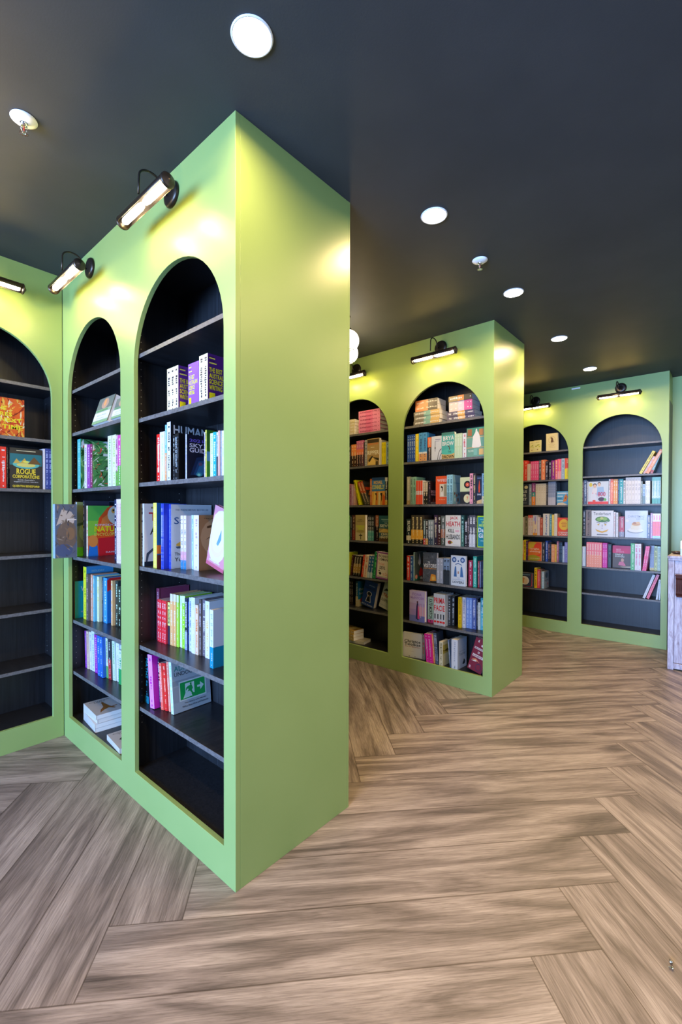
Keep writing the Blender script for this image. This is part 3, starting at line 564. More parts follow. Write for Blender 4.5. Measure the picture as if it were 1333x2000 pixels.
def ordn(n, i, vert):
    if n == 1: return ''
    if n in ORD: return ', '+(ORV if vert else ORD)[n][i]
    if vert: return ', '+('lowest' if i == 0 else 'topmost' if i == n-1 else NUM[i+1]+' lowest')+' of '+CNT[n]
    return ', '+('leftmost' if i == 0 else 'rightmost' if i == n-1 else NUM[i+1]+' from left')+' of '+CNT[n]
SHN = ['top', 'second', 'third', 'fourth', 'fifth', 'sixth', 'bottom']
ARN = {'0R': 'first', '1L': 'second', '1R': 'third', '2L': 'fourth', '2R': 'fifth', '3L': 'sixth', '3R': 'seventh'}  # lit look of the face-out purple book is painted into its colour
BOOKS = """
@1R 1
S 3 0.2077 0.3008 0.1887 0.05 0.11 0.0 fdf6c8 c=5b2a86 art=best ink=2a2440 edge=e8e04a | cream spined purple book with yellow lettering
F 1 0.3807 0.459 0.1726 0.05 0.1209 0.0 8a4fd0 art=best th=0.02 | lit purple book facing out with yellow lettering
S 2 0.4596 0.5215 0.1887 0.05 0.11 0.0 fdf6c8 c=4b2170 art=best ink=2a2440 edge=e8e04a | cream spined purple book nearest the arch edge
@1R 2
S 1 0.1116 0.1459 0.2121 0.05 0.14 0.0 e8201c ink=ffffff art2=excl | red spine with a white exclamation mark
S 1 0.1465 0.1902 0.2184 0.05 0.14 0.0 f4f8f8 ink=c8dcd8 c=d8ece4 | thick plain white spine beside the red one
S 1 0.1908 0.2036 0.2451 0.05 0.14 0.0 7ec4e0 ink=ffffff b=.5:f0a060 | narrow pale blue spine
S 1 0.2042 0.2358 0.2551 0.05 0.22 0.0 f2f6fb c=15161a art=human ink=30343c | tall black cover with big pale capitals
S 1 0.2565 0.2719 0.1928 0.05 0.1349 0.0 1c1f24 ink=b8c0b8 | slim black spine before the tall black cover
S 1 0.2725 0.2902 0.1975 0.05 0.1383 0.0 0d1014 ink=d8e4ec t=Q:SECRETS~OF~DIVINITY | black spine with pale lettering
S 1 0.2914 0.307 0.1986 0.05 0.11 0.0 0a0b0e c=08090c art=sinew ink=505860 | black book with thin white initials
S 1 0.3583 0.369 0.1864 0.05 0.15 0.0 c8ccf0 c=0d1226 art=sky ink=8080c0 | dark cover with a blue comet and white title
S 1 0.4983 0.5048 0.1783 0.05 0.1248 0.0 d8d0f4 ink=5050a0 | thin lilac spine
S 1 0.5054 0.5145 0.1865 0.05 0.2 0.0 e0dc60 ink=404020 c=2f6a20 art=land | yellow spine with green landscape cover
S 1 0.5383 0.5602 0.1693 0.05 0.1185 0.0 e4f8c8 ink=b0d090 | pale lime spine
S 1 0.5613 0.5817 0.1711 0.05 0.1198 0.0 18a0b8 ink=e0ffff | turquoise spine
S 1 0.5823 0.5928 0.1687 0.05 0.1181 0.0 e8f0f4 ink=303840 b=.45:5a5050 | white spine with dark figure
S 1 0.5934 0.6038 0.1733 0.05 0.1213 0.0 f0b0a0 ink=ffffff | salmon spine
S 1 0.6044 0.6148 0.172 0.05 0.1204 0.0 8a8f98 ink=d0d0d8 | grey spine
S 1 0.6154 0.6282 0.1707 0.05 0.1195 0.0 fffff0 ink=c0d8c0 | white spine at the arch edge
@1R 3
S 1 -0.0354 0.0091 0.2897 0.0437 0.11 0.0 f0eeec ink=606060 c=f3f0f0 art=ta | white book with red and black capitals
S 1 0.0949 0.1276 0.2917 0.0421 0.11 0.0 f2ee6a ink=ffffb0 c=1c5a9c art=sunset | yellow spine with a blue sunset cover
S 2 0.1594 0.1792 0.2876 0.0479 0.11 0.0 3448c8 ink=d8e4ff t=W:Sapiens c=2034b0 | royal blue spine with white lettering
S 1 0.1798 0.1985 0.2844 0.0737 0.2043 0.0 2a40c0 c=dfe5ea art=sap ink=8090ff | tall pale grey cover with blue script title
S 2 0.2307 0.2726 0.2353 0.1013 0.14 0.0 fbe9ee ink=9098b0 b=.17:2a7aa8 b2=.33:f0a8c0 | pale pink spine with blue foot
S 1 0.2732 0.2881 0.2372 0.1288 0.14 0.0 c0e4ea ink=7090a0 | thin pale blue spine
S 1 0.3081 0.3492 0.2374 0.1176 0.16 0.0 fbf2f0 c=b98862 art=eye ink=c0a0a0 | brown cover showing a close-up eye
G 1 0.3823 0.5104 0.2563 0.13 0.14 0.2818 d890a0 art=plate th=0.02 | pink cover with a big cream oval, leaning
@1R 4
S 1 -0.0328 -0.0045 0.2492 0.1201 0.1579 0.0 8a3f60 c=7a3350 art=oliv ink=e0c0d0 | tall burgundy book with pale capitals
S 4 -0.0039 0.0802 0.2004 0.1108 0.14 0.0 e8323c ink=ffd0d0 | red spine with small white top label
S 1 0.0808 0.101 0.1958 0.1185 0.137 0.0 e8f088 ink=203040 b=.45:202838 | lime spine with black lower half
S 2 0.1016 0.1499 0.2385 0.1206 0.14 0.0 f4b878 ink=fff0d0 b2=0:0 tb=fdf0e0 | peach spine with cream head
S 1 0.1505 0.1697 0.2376 0.1237 0.14 0.0 a8e040 ink=e8ffc0 tb=f0f8d0 | lime green spine
S 1 0.1703 0.187 0.2356 0.13 0.14 0.0 f4fbe8 ink=c0d0a0 | thin white spine between lime ones
S 1 0.1876 0.2127 0.2378 0.13 0.14 0.0 98d838 ink=e8ffc0 tb=f0f8d0 | lime green spine next to the dark one
S 1 0.2164 0.2379 0.2312 0.1278 0.14 0.0 2a3444 ink=e0e8f8 b=.35:8a98c0 | navy spine with white pictures
S 1 0.2385 0.2507 0.233 0.13 0.14 0.0 1a2c50 ink=5070c0 | thin navy spine
S 1 0.2513 0.2697 0.2388 0.13 0.14 0.0 e4ecfa ink=4060c0 | white and blue spine
S 1 0.2843 0.3123 0.2448 0.1213 0.1567 0.0 fcfdff ink=d8e0f0 | plain white spine
S 1 0.3129 0.3365 0.2159 0.1223 0.14 0.0 f6d4b4 ink=e08040 | short white and orange spine
S 1 0.3371 0.3547 0.2402 0.1253 0.14 0.0 5a4c44 ink=c8b8c8 | dark photographic spine
S 1 0.3553 0.3783 0.2435 0.13 0.14 0.0 6a6068 ink=e0d8c8 | grey brown spine
S 1 0.3846 0.4168 0.2413 0.126 0.152 0.0 fcfcff ink=f0c060 | white spine with orange top label
S 1 0.5058 0.5299 0.2304 0.0686 0.18 0.0 e8f0f8 c=dfe6f2 b=.36:1a88a8 art=iw ink=b0c0d8 | white book with a deep teal base
@1R 5
S 1 -0.037 0.0027 0.2277 0.0657 0.14 0.0052 141c2c ink=28b8e0 t=K:MATHS b=.15:1f90b0 | navy spine with cyan capitals
S 1 0.0453 0.0863 0.2423 0.0521 0.11 -0.1067 f49af0 ink=c020b0 c=c010a8 | thick magenta book
S 1 0.0868 0.1012 0.2266 0.0764 0.14 -0.1067 241c30 ink=f0f0f0 | dark spine behind the red ones
S 1 0.1017 0.1245 0.2106 0.0749 0.14 -0.1067 ff6a58 ink=ffe0d8 | coral red spine
S 1 0.125 0.1477 0.2136 0.0815 0.14 -0.1067 e82a2a ink=ffc0a0 | bright red spine
S 1 0.1482 0.1642 0.2223 0.0877 0.14 -0.1067 f49880 ink=fff0e0 | salmon spine with pictures
S 1 0.1647 0.1793 0.2207 0.0918 0.14 -0.1067 f4dcc0 ink=d06040 | cream and salmon spine
S 1 0.1798 0.2028 0.229 0.0834 0.19 -0.1067 eafcf0 c=b4bcc0 art=und ink=a0e0c0 | silver cover with a green running-man exit sign
@1L 1
G 1 0.2825 0.4801 0.153 0.025 0.1071 0.0 9aa890 art=safe back=17 th=0.035 | leaning grey-green book with a white band
G 1 0.5288 0.6778 0.1106 0.025 0.0774 0.0 8f9a88 art=safe back=17 th=0.035 | second leaning grey-green book by the arch edge
@1L 2
S 1 -0.002 0.0462 0.2934 0.05 0.228 0.0 5ab8b0 c=4a8a50 art=jungle ink=c0f0e8 | tall book with a jungle palm cover
S 1 0.1975 0.2284 0.2388 0.02 0.14 0.0 f0eef4 ink=9080a0 | slim white spine before the jungle cover
S 1 0.229 0.2732 0.2369 0.02 0.14 0.0 8a3a90 ink=e8c0e8 | purple spine
S 1 0.2738 0.304 0.2353 0.02 0.11 0.0 7a2050 ink=f0c0d0 c=4a8a50 art=jungle | maroon spine with a green palm cover
S 1 0.4334 0.4792 0.265 0.05 0.14 0.0 eef6dc ink=70b070 | white spine with green print
S 1 0.4816 0.5244 0.2649 0.05 0.14 0.0 f2fae0 ink=a0d040 | white and lime spine
S 1 0.525 0.5481 0.2576 0.05 0.14 0.0 e8c8d8 ink=804060 b=.3:6ab04a | pale pink spine
S 1 0.5487 0.5893 0.2575 0.05 0.14 0.0 d050a0 ink=ffffff b=.4:60a040 | pink flowery spine at arch edge
@1L 3
S 1 0.0304 0.065 0.3021 -0.085 0.11 0.0 a8c4dc c=6f7078 art=bird ink=e8f0f8 | grey feathery cover jutting out past the frame
S 1 -0.037 0.0083 0.3166 0.045 0.11 0.0 e8eef0 c=9ab070 art=frog ink=80b0a0 | green and lime leafy book
S 1 0.0232 0.0464 0.3252 0.072 0.14 0.0 30303c ink=d0d0d0 | narrow black spine
S 1 0.0152 0.0226 0.3254 0.083 0.195 0.0 f4dce4 c=5c7290 ink=e06080 | tall slate blue book with pink spine
S 1 0.054 0.0781 0.2956 0.079 0.199 0.0 f0e4c0 c=e8602c art=parrot ink=e06040 | book with a scarlet parrot cover
S 1 0.4169 0.4393 0.3247 0.0874 0.14 0.0 2a3050 ink=ffffff | navy spine with white spots
S 2 0.5451 0.6021 0.3241 0.0434 0.14 0.0 fbe4e0 ink=e0a0a0 | pale pink spine at arch edge
@1L 4
S 1 -0.037 -0.028 0.2178 0.0439 0.11 0.0 f6a030 c=12a8b8 art=wh ink=fff0c0 | orange spined book with turquoise cover
S 1 0.0124 0.0591 0.3078 0.076 0.202 0.0 e8e830 c=3a88b8 ink=80a020 art=bluegr | tall yellow spined book with blue cover
S 1 0.066 0.099 0.2697 0.0713 0.14 0.0 5c5450 ink=d0b0a0 | spine with dark photographs
S 1 0.0996 0.1234 0.2684 0.0841 0.14 0.0 f0a880 ink=fff0e0 | peach spine
S 1 0.124 0.1444 0.2641 0.0887 0.14 0.0 68b8d8 ink=e8f8ff | pale blue spine
S 1 0.145 0.1726 0.2588 0.1007 0.14 0.0 f8f6c0 ink=e0d860 | white and yellow spine
S 1 0.1732 0.1923 0.2557 0.1156 0.14 0.0 2a3844 ink=8090a0 | thin dark spine
S 1 0.1929 0.2435 0.2557 0.1165 0.1615 0.0 3a98d8 c=1e70c0 art=atlas ink=e0f0ff | blue book with a red corner flash
S 1 0.297 0.3171 0.2497 0.1187 0.14 0.0 f4c080 ink=ffffff | orange and cream spine
S 1 0.3177 0.355 0.2487 0.13 0.14 0.0 2c3a34 ink=c0e0c0 | dark green patterned spine
S 1 0.3556 0.4019 0.2207 0.13 0.14 0.0 28382c ink=d0e8c8 b=.3:182018 | black and green spine at arch edge
@1L 5
S 1 -0.0126 0.0118 0.2191 0.0941 0.14 -0.0573 9a3ab0 ink=e0b0f0 | thin purple spine
S 1 0.014 0.0462 0.2212 0.0933 0.14 -0.0573 f4d0b0 ink=c09070 | thin peach spine
S 1 0.0467 0.0783 0.2217 0.0968 0.14 -0.0573 f4f4f4 ink=a0a0c0 | thin white spine
S 1 0.0788 0.1224 0.2343 0.0988 0.14 -0.0573 f6fbff ink=80b0d0 | wide white spine
S 1 0.1234 0.1629 0.2207 0.0958 0.14 -0.0573 a030a8 ink=f0c0f0 | magenta purple spine
S 2 0.1808 0.2569 0.2266 0.0901 0.14 -0.0573 2a68c8 ink=c0e0ff | bright blue spine
S 1 0.2574 0.2848 0.2217 0.108 0.14 -0.0573 e8f0d0 ink=70a040 b=.3:60a050 | white and green spine
S 1 0.2853 0.3209 0.2206 0.1095 0.14 -0.0573 302c34 ink=e0e0d0 b=.5:c03030 | dark spine with red patch
S 1 0.3214 0.3565 0.2173 0.117 0.14 -0.0573 e4f4dc ink=90c070 | pale green spine
S 1 0.357 0.3958 0.2103 0.1242 0.14 -0.0573 fafaff ink=c0c0e0 | white spine
S 1 0.3963 0.4411 0.2031 0.129 0.14 -0.0573 eaf2ff ink=8090d0 | white spine with blue print
S 1 0.398 0.4372 0.1858 0.113 0.1301 0.0 f4f8f0 ink=40a060 b=.45:2f9a50 | white spine with green leaf print
@1L 6
L 4 0.08 0.08 0.225 0.05 0.145 0.0 efe6dc art=roo yaw=-4.0 th=0.023 | white paperback with a kangaroo cover
L 1 0.43 0.43 0.2 0.04 0.145 0.0 efe6dc art=blackbird yaw=-5.0 th=0.03 | white paperback with a black bird cover
@0R 1
F 1 0.4411 0.5923 0.2238 0.1092 0.14 0.0 e8641c art=fire th=0.025 | fiery orange cover with yellow capitals
@0R 2
S 2 0.4365 0.4923 0.2281 0.05 0.14 0.0 e83020 ink=ffffff | red spine with white capitals
S 1 0.4946 0.5001 0.2236 0.05 0.14 0.0 101010 ink=908060 | thin black spine
F 1 0.5083 0.6618 0.2279 0.05 0.14 0.0 2a2620 art=rogue th=0.025 | black cover with a green lagoon picture
S 1 0.6678 0.6789 0.2368 0.05 0.14 0.0 f4f0fa ink=ffffff | white book end beside the lagoon cover
S 2 0.6795 0.7127 0.2398 0.05 0.14 0.0 3a4890 ink=c0ccff | indigo spine
@2R 0
H 2 0.09 0.2915 0.0 0.05 0.14 0.0 4c443c lc=e8884a ink=fff0e0 th=0.0454 zb=2.1474 | brown and orange paperback high in its stack
H 3 0.0752 0.3093 0.0 0.05 0.14 0.0 d8b068 lc=7a7468 mc=7ab0a8 ink=ffffff th=0.0371 zb=2.036 | grey, teal and gold paperback in lower stack
H 1 0.3919 0.5827 0.0 0.05 0.14 0.0 4a4038 lc=8c7a58 mc=e09050 ink=ffffff th=0.0416 zb=2.1815 | olive and orange paperback topping its stack
H 2 0.3922 0.5829 0.0 0.05 0.14 0.0 e85aa0 lc=d8c8c4 mc=f0d8e8 ink=ffffff th=0.0389 zb=2.1037 | white and pink paperback in mid stack
H 2 0.3758 0.6006 0.0 0.05 0.14 0.0 4a4468 lc=5a5068 mc=f0b060 ink=ffffff th=0.0339 zb=2.036 | violet and gold paperback at stack base
@2R 1
S 4 0.0307 0.1081 0.2217 0.025 0.14 0.0 1c4ca8 ink=c0d8ff | royal blue spine with pale lettering
S 1 0.1094 0.1392 0.2226 0.025 0.14 0.0 f4dc10 ink=fff8a0 | bright yellow spine
S 2 0.1405 0.2137 0.2264 0.025 0.1375 0.0 4a98d0 c=3a88c8 ink=184878 b=.26:e0a060 b2=.32:f0f8fa | thick sky blue spine with tan foot
S 1 0.22 0.2555 0.1844 0.025 0.1291 0.0 2c2c34 ink=d0b0a0 tb2=f07a40 | black spine with orange head
F 1 0.2561 0.3449 0.1849 0.025 0.1294 0.0 dfe3ea art=lute th=0.02 | white cover with thin black curves
F 1 0.3455 0.4545 0.2043 0.025 0.14 0.0 48a8a0 art=bryan th=0.03 | teal cover with white block capitals
S 3 0.4551 0.5175 0.1856 0.025 0.1299 0.0 c8e0b8 ink=e8f8e0 | pale green spine
S 1 0.5209 0.5532 0.1824 0.025 0.11 0.0 eceef0 ink=c03040 c=a02028 | white spine with red print
F 1 0.5542 0.6926 0.2133 0.025 0.14 0.0 6a9a88 art=shop th=0.02 | cover with a white bell shape before shelves
@2R 2
S 1 0.0124 0.0447 0.2312 0.05 0.14 0.0 b0aca0 ink=e8e4dc b=.15:b09060 | grey spine with tan foot
S 1 0.0474 0.066 0.2266 0.05 0.14 0.0 98b8b0 ink=506860 | thin grey green spine
S 1 0.0674 0.0991 0.2273 0.05 0.15 0.0 9cd0bc c=88c0ac ink=507868 | mint spine with mint cover
S 3 0.1188 0.1804 0.1932 0.02 0.1352 0.0 f0ece8 ink=e8482c b=.4:e85030 b2=.56:f0f0f0 tb2=e85030 | white and red striped spine
S 2 0.181 0.2225 0.1799 0.03 0.1259 0.0 1c1814 ink=f0d8b0 tb2=c8b8a0 | black spine with a pale flame
S 1 0.2231 0.2325 0.1847 0.05 0.11 0.0 201418 c=281418 art=shadow ink=f0c0d0 | black cover with pink capitals
F 1 0.2821 0.3847 0.2205 0.05 0.14 0.0 e8582c art=wifed th=0.02 | orange cover with a bride in profile
S 2 0.3894 0.439 0.2262 0.03 0.1362 0.0 9cd4e4 c=88b8cc art=bluefig ink=386070 b=.4:78a8b8 | pale blue spine with small figures
F 1 0.491 0.5776 0.2021 0.05 0.14 0.0 d0d8a8 art=disc th=0.02 | pale green and black cover with round discs
S 1 0.5782 0.6038 0.2266 0.03 0.14 0.0 e89ab0 ink=181818 | pink spine with black print
S 1 0.6044 0.6246 0.2236 0.03 0.14 0.0 34343a ink=e8d0a0 | charcoal spine
F 1 0.6252 0.6626 0.2084 0.05 0.14 0.0 16203a art=rocket th=0.02 | navy book with a red rocket
S 1 0.6632 0.6918 0.2243 0.05 0.14 0.0 8ab0cc ink=305878 b=.25:e8d8b0 | pale blue spine at arch edge
@2R 3
S 1 0.0253 0.0701 0.2034 0.025 0.14 0.0 1c2c30 ink=f0f0f0 t=W:SILVER b=.33:d8ccb0 b2=.14:181c20 wf=.55 | black spine with bold white capitals
S 3 0.0727 0.1831 0.2351 0.025 0.14 0.0 3c342c ink=f0dca0 b=.5:e8a838 b2=.16:201c18 | dark and gold seascape spine
S 1 0.1857 0.2072 0.2024 0.025 0.14 0.0 3c4a4c ink=d0e8e8 b=.25:c04040 | slate spine with red foot
S 1 0.2078 0.2298 0.1999 0.025 0.1399 0.0 2c2c30 ink=e8e8e8 b=.25:c89850 | charcoal spine with amber foot
S 2 0.2311 0.2733 0.1985 0.025 0.139 0.0 8c9aa0 ink=ffffff b=.3:384858 | misty grey spine with a pale figure
S 1 0.2739 0.3016 0.2362 0.0415 0.14 0.0 3c2848 ink=f0e0c0 b=.6:281c30 | purple black spine
S 1 0.3022 0.3307 0.2353 0.047 0.14 0.0 2c2020 ink=ffffff b=.55:401818 | black and maroon spine
S 1 0.3331 0.3691 0.2322 0.0448 0.14 0.0 5c6460 ink=f0f0f0 b=.55:a87058 b2=.25:485048 | grey and coral spine
F 1 0.382 0.5078 0.2358 0.025 0.14 0.0 efeee8 art=kill th=0.03 | white cover with red block capitals
S 1 0.5084 0.5348 0.2366 0.03 0.14 0.0 24484c ink=a0d8d0 b=.4:386058 | dark teal spine
S 1 0.5376 0.562 0.2023 0.03 0.14 0.0 1c1c24 ink=e0e0f0 | short black spine
S 1 0.5626 0.5757 0.2327 0.03 0.14 0.0 2c2430 ink=c0b0b0 | thin dark spine
S 2 0.5763 0.6242 0.237 0.03 0.14 0.0 4c4c58 ink=ffffff b=.4:c0c4cc | grey spine with bold white lettering
S 1 0.6248 0.6348 0.2332 0.03 0.14 0.0 303830 ink=a0a8a0 | thin olive black spine
F 1 0.6354 0.719 0.2332 0.04 0.14 0.0 b8e020 art=dagir th=0.02 | lime bordered teal cover with white title
@2R 4
S 1 0.024 0.0514 0.2029 0.0367 0.14 0.0 c83028 ink=ffffff | red spine with white lettering
S 1 0.052 0.078 0.2027 0.0412 0.14 0.0 20508c ink=b0d0f0 | blue spine
S 1 0.0786 0.0905 0.234 0.0498 0.19 0.0 8ab0ac c=4c5850 art=mosaic ink=f0e8e0 | cover with red boots and dark figures
F 1 0.1573 0.2854 0.2374 0.07 0.14 0.0 50545c art=visitors th=0.025 | dark patterned cover with white capitals
S 2 0.286 0.3421 0.1986 0.0637 0.139 0.0 b8bcc8 ink=f4f4ff | pale grey spine
S 2 0.3659 0.419 0.2069 0.025 0.11 0.0 7890b0 c=404850 ink=181820 b=.55:28303c | blue grey spine with black lower half
F 1 0.4201 0.5433 0.2305 0.0455 0.14 0.0 e4ecf4 art=lovers th=0.02 | white cover with blue folk-art figures
S 1 0.5439 0.5751 0.1957 0.0901 0.137 0.0 b83050 ink=ffffff | crimson spine
S 1 0.5917 0.6202 0.2321 0.0685 0.16 0.0 38a090 c=1c7870 ink=d0fff0 | teal spine with teal cover
S 1 0.625 0.6345 0.1973 0.0772 0.1381 0.0 a83840 ink=f0c0c0 | thin red spine
S 1 0.6351 0.6427 0.1947 0.0862 0.11 0.0 7880a8 c=7888b0 art=greyt ink=ffffff | slate blue book at arch edge
@2R 5
F 1 0.0521 0.1953 0.252 0.0352 0.14 0.0 b9a0d4 art=fiona th=0.035 | lilac cover with a standing lady
S 1 0.1959 0.2478 0.2059 0.0839 0.14 0.0 b8d8c0 ink=202020 t=K:KATE~MORTON b=.12:e04080 | pale green spine with black lettering
S 4 0.2717 0.3729 0.2483 0.0448 0.14 0.0 d4d8dc ink=d82020 prima=1 | white spine forming a big red title
S 1 0.3735 0.3951 0.2352 0.0909 0.14 0.0 2c3034 ink=d8e0e8 | black spine with grey print
S 1 0.3957 0.4194 0.2325 0.1105 0.11 0.0 2c3034 ink=d8e0e8 c=14161a | second black spine with grey print
S 1 0.4601 0.4874 0.2368 0.0901 0.14 0.0 f2c400 ink=907000 | golden yellow spine with a bird
S 1 0.488 0.5147 0.2364 0.1063 0.14 0.0 f0f0f8 ink=8080a0 | white spine beside the golden one
S 2 0.5153 0.5616 0.2357 0.1164 0.14 0.0 7c9cdc ink=d0e0ff | cornflower blue spine
S 1 0.5626 0.5939 0.2389 0.1168 0.14 0.0 50609c ink=f0f0ff | blue spine with dense white pattern
S 1 0.5945 0.6034 0.2358 0.13 0.14 0.0 202430 ink=c0c0c0 | thin black spine
S 1 0.6045 0.6243 0.208 0.13 0.14 0.0 e8e8d8 ink=c0b8a0 | cream spine
S 1 0.6254 0.6516 0.2449 0.13 0.14 0.0 3c98a8 ink=e8ffff b=.6:58b8c8 | teal spine at arch edge
@2R 6
F 1 -0.0137 0.1517 0.2016 0.0408 0.14 0.0 f0ede6 art=chris yaw=12.0 th=0.03 | white cover with heavy black title
S 1 0.1523 0.1794 0.1958 0.0677 0.137 0.0 9c9a98 ink=c03020 | grey spine
S 2 0.2191 0.2771 0.2292 0.025 0.14 -0.0916 e818a0 ink=ffc0f0 | hot pink leaning spine
S 1 0.2776 0.2912 0.2308 0.0398 0.14 -0.0916 f0a050 ink=fff0d0 | orange leaning spine
S 2 0.2956 0.3243 0.2475 0.036 0.11 -0.0916 50607c ink=c8d4f0 c=303848 leane=0.0313 | blue grey leaning spine
S 1 0.3334 0.3647 0.1907 0.025 0.11 0.0 efe9c8 c=d8d0a0 art=khaki ink=706840 | cream book with an olive band
S 1 0.4152 0.4252 0.212 0.045 0.14 -0.0916 6880a0 ink=f0f0f8 | leaning blue spine with white letters
S 1 0.439 0.4908 0.2282 0.025 0.155 0.0 eef2f8 c=c8d4e4 art=track ink=b0b8c8 | thick white book with grey title
G 1 0.5572 0.6689 0.2577 0.0474 0.14 0.286 7a2038 art=maroon th=0.03 | leaning maroon cover with white labels
@2L 0
H 5 0.1454 0.2886 0.0 0.05 0.14 0.0 d8c8a0 lc=50485c mc=d0c0b0 ink=ffffff th=0.0287 zb=2.036 | cream and purple paperback in short stack
H 6 0.3364 0.5752 0.0 0.05 0.14 0.0 e88ab0 ink=903060 mc=e0709c th=0.0337 zb=2.036 | pink paperback in tall stack
@2L 1
S 1 0.2279 0.267 0.1922 0.025 0.1346 0.0 4c4848 ink=e0e0e0 b=.5:282420 | grey and black spine
S 2 0.2709 0.3286 0.2031 0.025 0.14 0.0 f09048 ink=ffe8c0 b=.5:201410 | orange spine with black lower half
S 3 0.3305 0.4109 0.2306 0.025 0.14 0.0 c86a94 ink=f8d0c0 b=.66:f08050 b2=.45:201418 | purple to orange spine with black foot
S 1 0.4115 0.4227 0.2117 0.0271 0.14 0.0 181818 ink=806050 | thin black spine
S 1 0.4262 0.4531 0.2282 0.025 0.14 0.0 a8a8ac ink=404048 | light grey spine
F 1 0.4537 0.5858 0.2348 0.025 0.14 0.0 a88a58 art=ripper th=0.03 | sepia cover with pale jagged capitals
S 1 0.5864 0.6022 0.2167 0.0368 0.14 0.0 e8e4dc ink=d0d0d0 | white book end
S 2 0.6087 0.6517 0.1909 0.029 0.1336 0.0 f0dc10 ink=b0a000 | yellow spine
S 1 0.6523 0.6856 0.1881 0.0307 0.1317 0.0 90a8b8 ink=284858 | blue patterned spine at arch edge
@2L 2
S 1 0.1818 0.2294 0.1981 0.05 0.1387 0.0 d87848 ink=f0c0a0 | rusty orange spine behind the stile
S 1 0.231 0.2531 0.194 0.05 0.1358 0.0 b87890 ink=60284c | dusky pink spine
S 1 0.2537 0.2773 0.1923 0.05 0.1346 0.0 c898b0 ink=f0e0e8 | pale mauve spine
S 1 0.2784 0.3012 0.188 0.05 0.1316 0.0 d8a088 ink=f0e0d0 | peach spine
S 1 0.34 0.3603 0.2333 0.05 0.14 -0.2662 e8e010 ink=383000 | yellow spine leaning over
S 2 0.4099 0.4721 0.2246 0.05 0.11 -0.3967 c05028 ink=f0d0a0 b=.5:403c34 c=2c2c28 art=redser leane=-0.4595 | rust and charcoal leaning spine
S 1 0.467 0.4879 0.2331 0.05 0.14 0.0 c86830 ink=f0d0b0 | orange spine beside the big yellow lettering
F 1 0.4885 0.6305 0.2411 0.05 0.14 0.0 3a78b0 art=conn th=0.03 | blue and gold cover with yellow block name
S 1 0.6311 0.6573 0.2362 0.05 0.14 0.0 303034 ink=ffffff tb=e8e4dc b=.18:e0b040 | black spine with white head
S 1 0.6583 0.6852 0.1853 0.05 0.1297 0.0 282420 ink=e8c880 | dark spine with gold print
@2L 3
S 1 0.2234 0.2488 0.2222 0.0353 0.14 0.0 78c050 ink=183810 | leaf green spine
S 1 0.2583 0.2844 0.2225 0.025 0.14 0.0 282c30 ink=808890 | black spine next to the green one
S 1 0.2854 0.3202 0.2265 0.025 0.14 0.0 503028 ink=c0a080 b=.4:802018 | dark red and brown spine
F 1 0.3222 0.4358 0.2282 0.025 0.14 0.0 c8b478 art=grave th=0.03 | sand cover with lime title and a cross
S 3 0.4364 0.4991 0.2235 0.0633 0.14 0.0 1c2428 ink=ffffff b=.4:58a8a0 | black spine with a teal foot
S 1 0.4997 0.536 0.2275 0.0895 0.14 0.0 241418 ink=f0e0e0 tb2=d88868 | black spine with a peach portrait
F 1 0.5784 0.7047 0.2245 0.0341 0.14 0.0 28545c art=seven th=0.03 | dark green cover with cream title
@2L 4
S 1 0.1909 0.2234 0.2122 0.0419 0.14 0.0 d8dc20 ink=909000 | acid yellow leaning spine
S 1 0.232 0.2498 0.1899 0.0582 0.1329 0.133 501c20 ink=c0a0a0 | dark maroon spine
S 3 0.268 0.3546 0.1867 0.0495 0.1307 0.133 28241c ink=f0e0c0 b=.6:b89048 b2=.15:181410 leane=0.0821 | black and gold spine
S 1 0.3827 0.4048 0.2007 0.0329 0.14 0.133 e02c18 ink=ffc0a0 | red spine leaning right
S 1 0.4082 0.4488 0.1997 0.0287 0.1398 0.133 f0d8b8 ink=c84830 leane=0.0795 | cream spine with red lettering
S 2 0.4493 0.5057 0.1986 0.0332 0.139 0.133 20588c ink=ffffff b=.25:b8d0e0 leane=0.1309 | blue spine with white script
S 1 0.5078 0.5461 0.2351 0.0307 0.14 0.133 188050 ink=80e080 leane=0.1091 | green spine
F 1 0.5504 0.6887 0.2337 0.025 0.14 0.077 8a4a8c art=devil th=0.03 | purple bordered cream cover with black title
@2L 5
S 3 0.1487 0.2195 0.2322 0.1197 0.14 0.0 1c1614 ink=c8b0a0 b=.3:302018 | black spine with faint gold print
S 1 0.267 0.2955 0.2314 0.0977 0.11 0.0 184858 c=1878a0 art=thor ink=e0f0f0 b=.4:e0c890 | teal cover with white rounded letters
F 1 0.3299 0.4725 0.2407 0.0989 0.14 0.2197 1c3c80 art=keyhole th=0.05 | dark blue leaning cover with a keyhole
F 1 0.5163 0.6314 0.2428 0.1194 0.14 0.3009 c8d4e0 art=trap th=0.03 | pale leaning cover with a red title
@2L 6
L 3 0.1 0.1 0.2 0.06 0.13 0.0 d8b060 art=gold zo=.026 yaw=-8.0 th=0.03 | tan paperback in the low pile
L 1 0.19 0.19 0.2 0.04 0.13 0.0 e8e0cc yaw=8.0 th=0.025 | cream paperback at the bottom of the low pile
@3L 0
F 1 0.2704 0.3218 0.1304 0.05 0.0913 0.0 efe4a0 art=lemon th=0.015 | small cream gift book with yellow sprigs
F 1 0.3224 0.4015 0.133 0.04 0.0931 0.0 efe6a4 art=lemon th=0.015 | slightly larger cream gift book with yellow sprigs
F 1 0.4597 0.5838 0.1936 0.025 0.1355 0.0 e8d8a0 art=fox th=0.035 | cream cover with a small brown animal
@3L 1
S 1 0.1923 0.2214 0.2363 0.025 0.14 0.0 d84038 ink=ffd0c0 | dark red spine near the stile
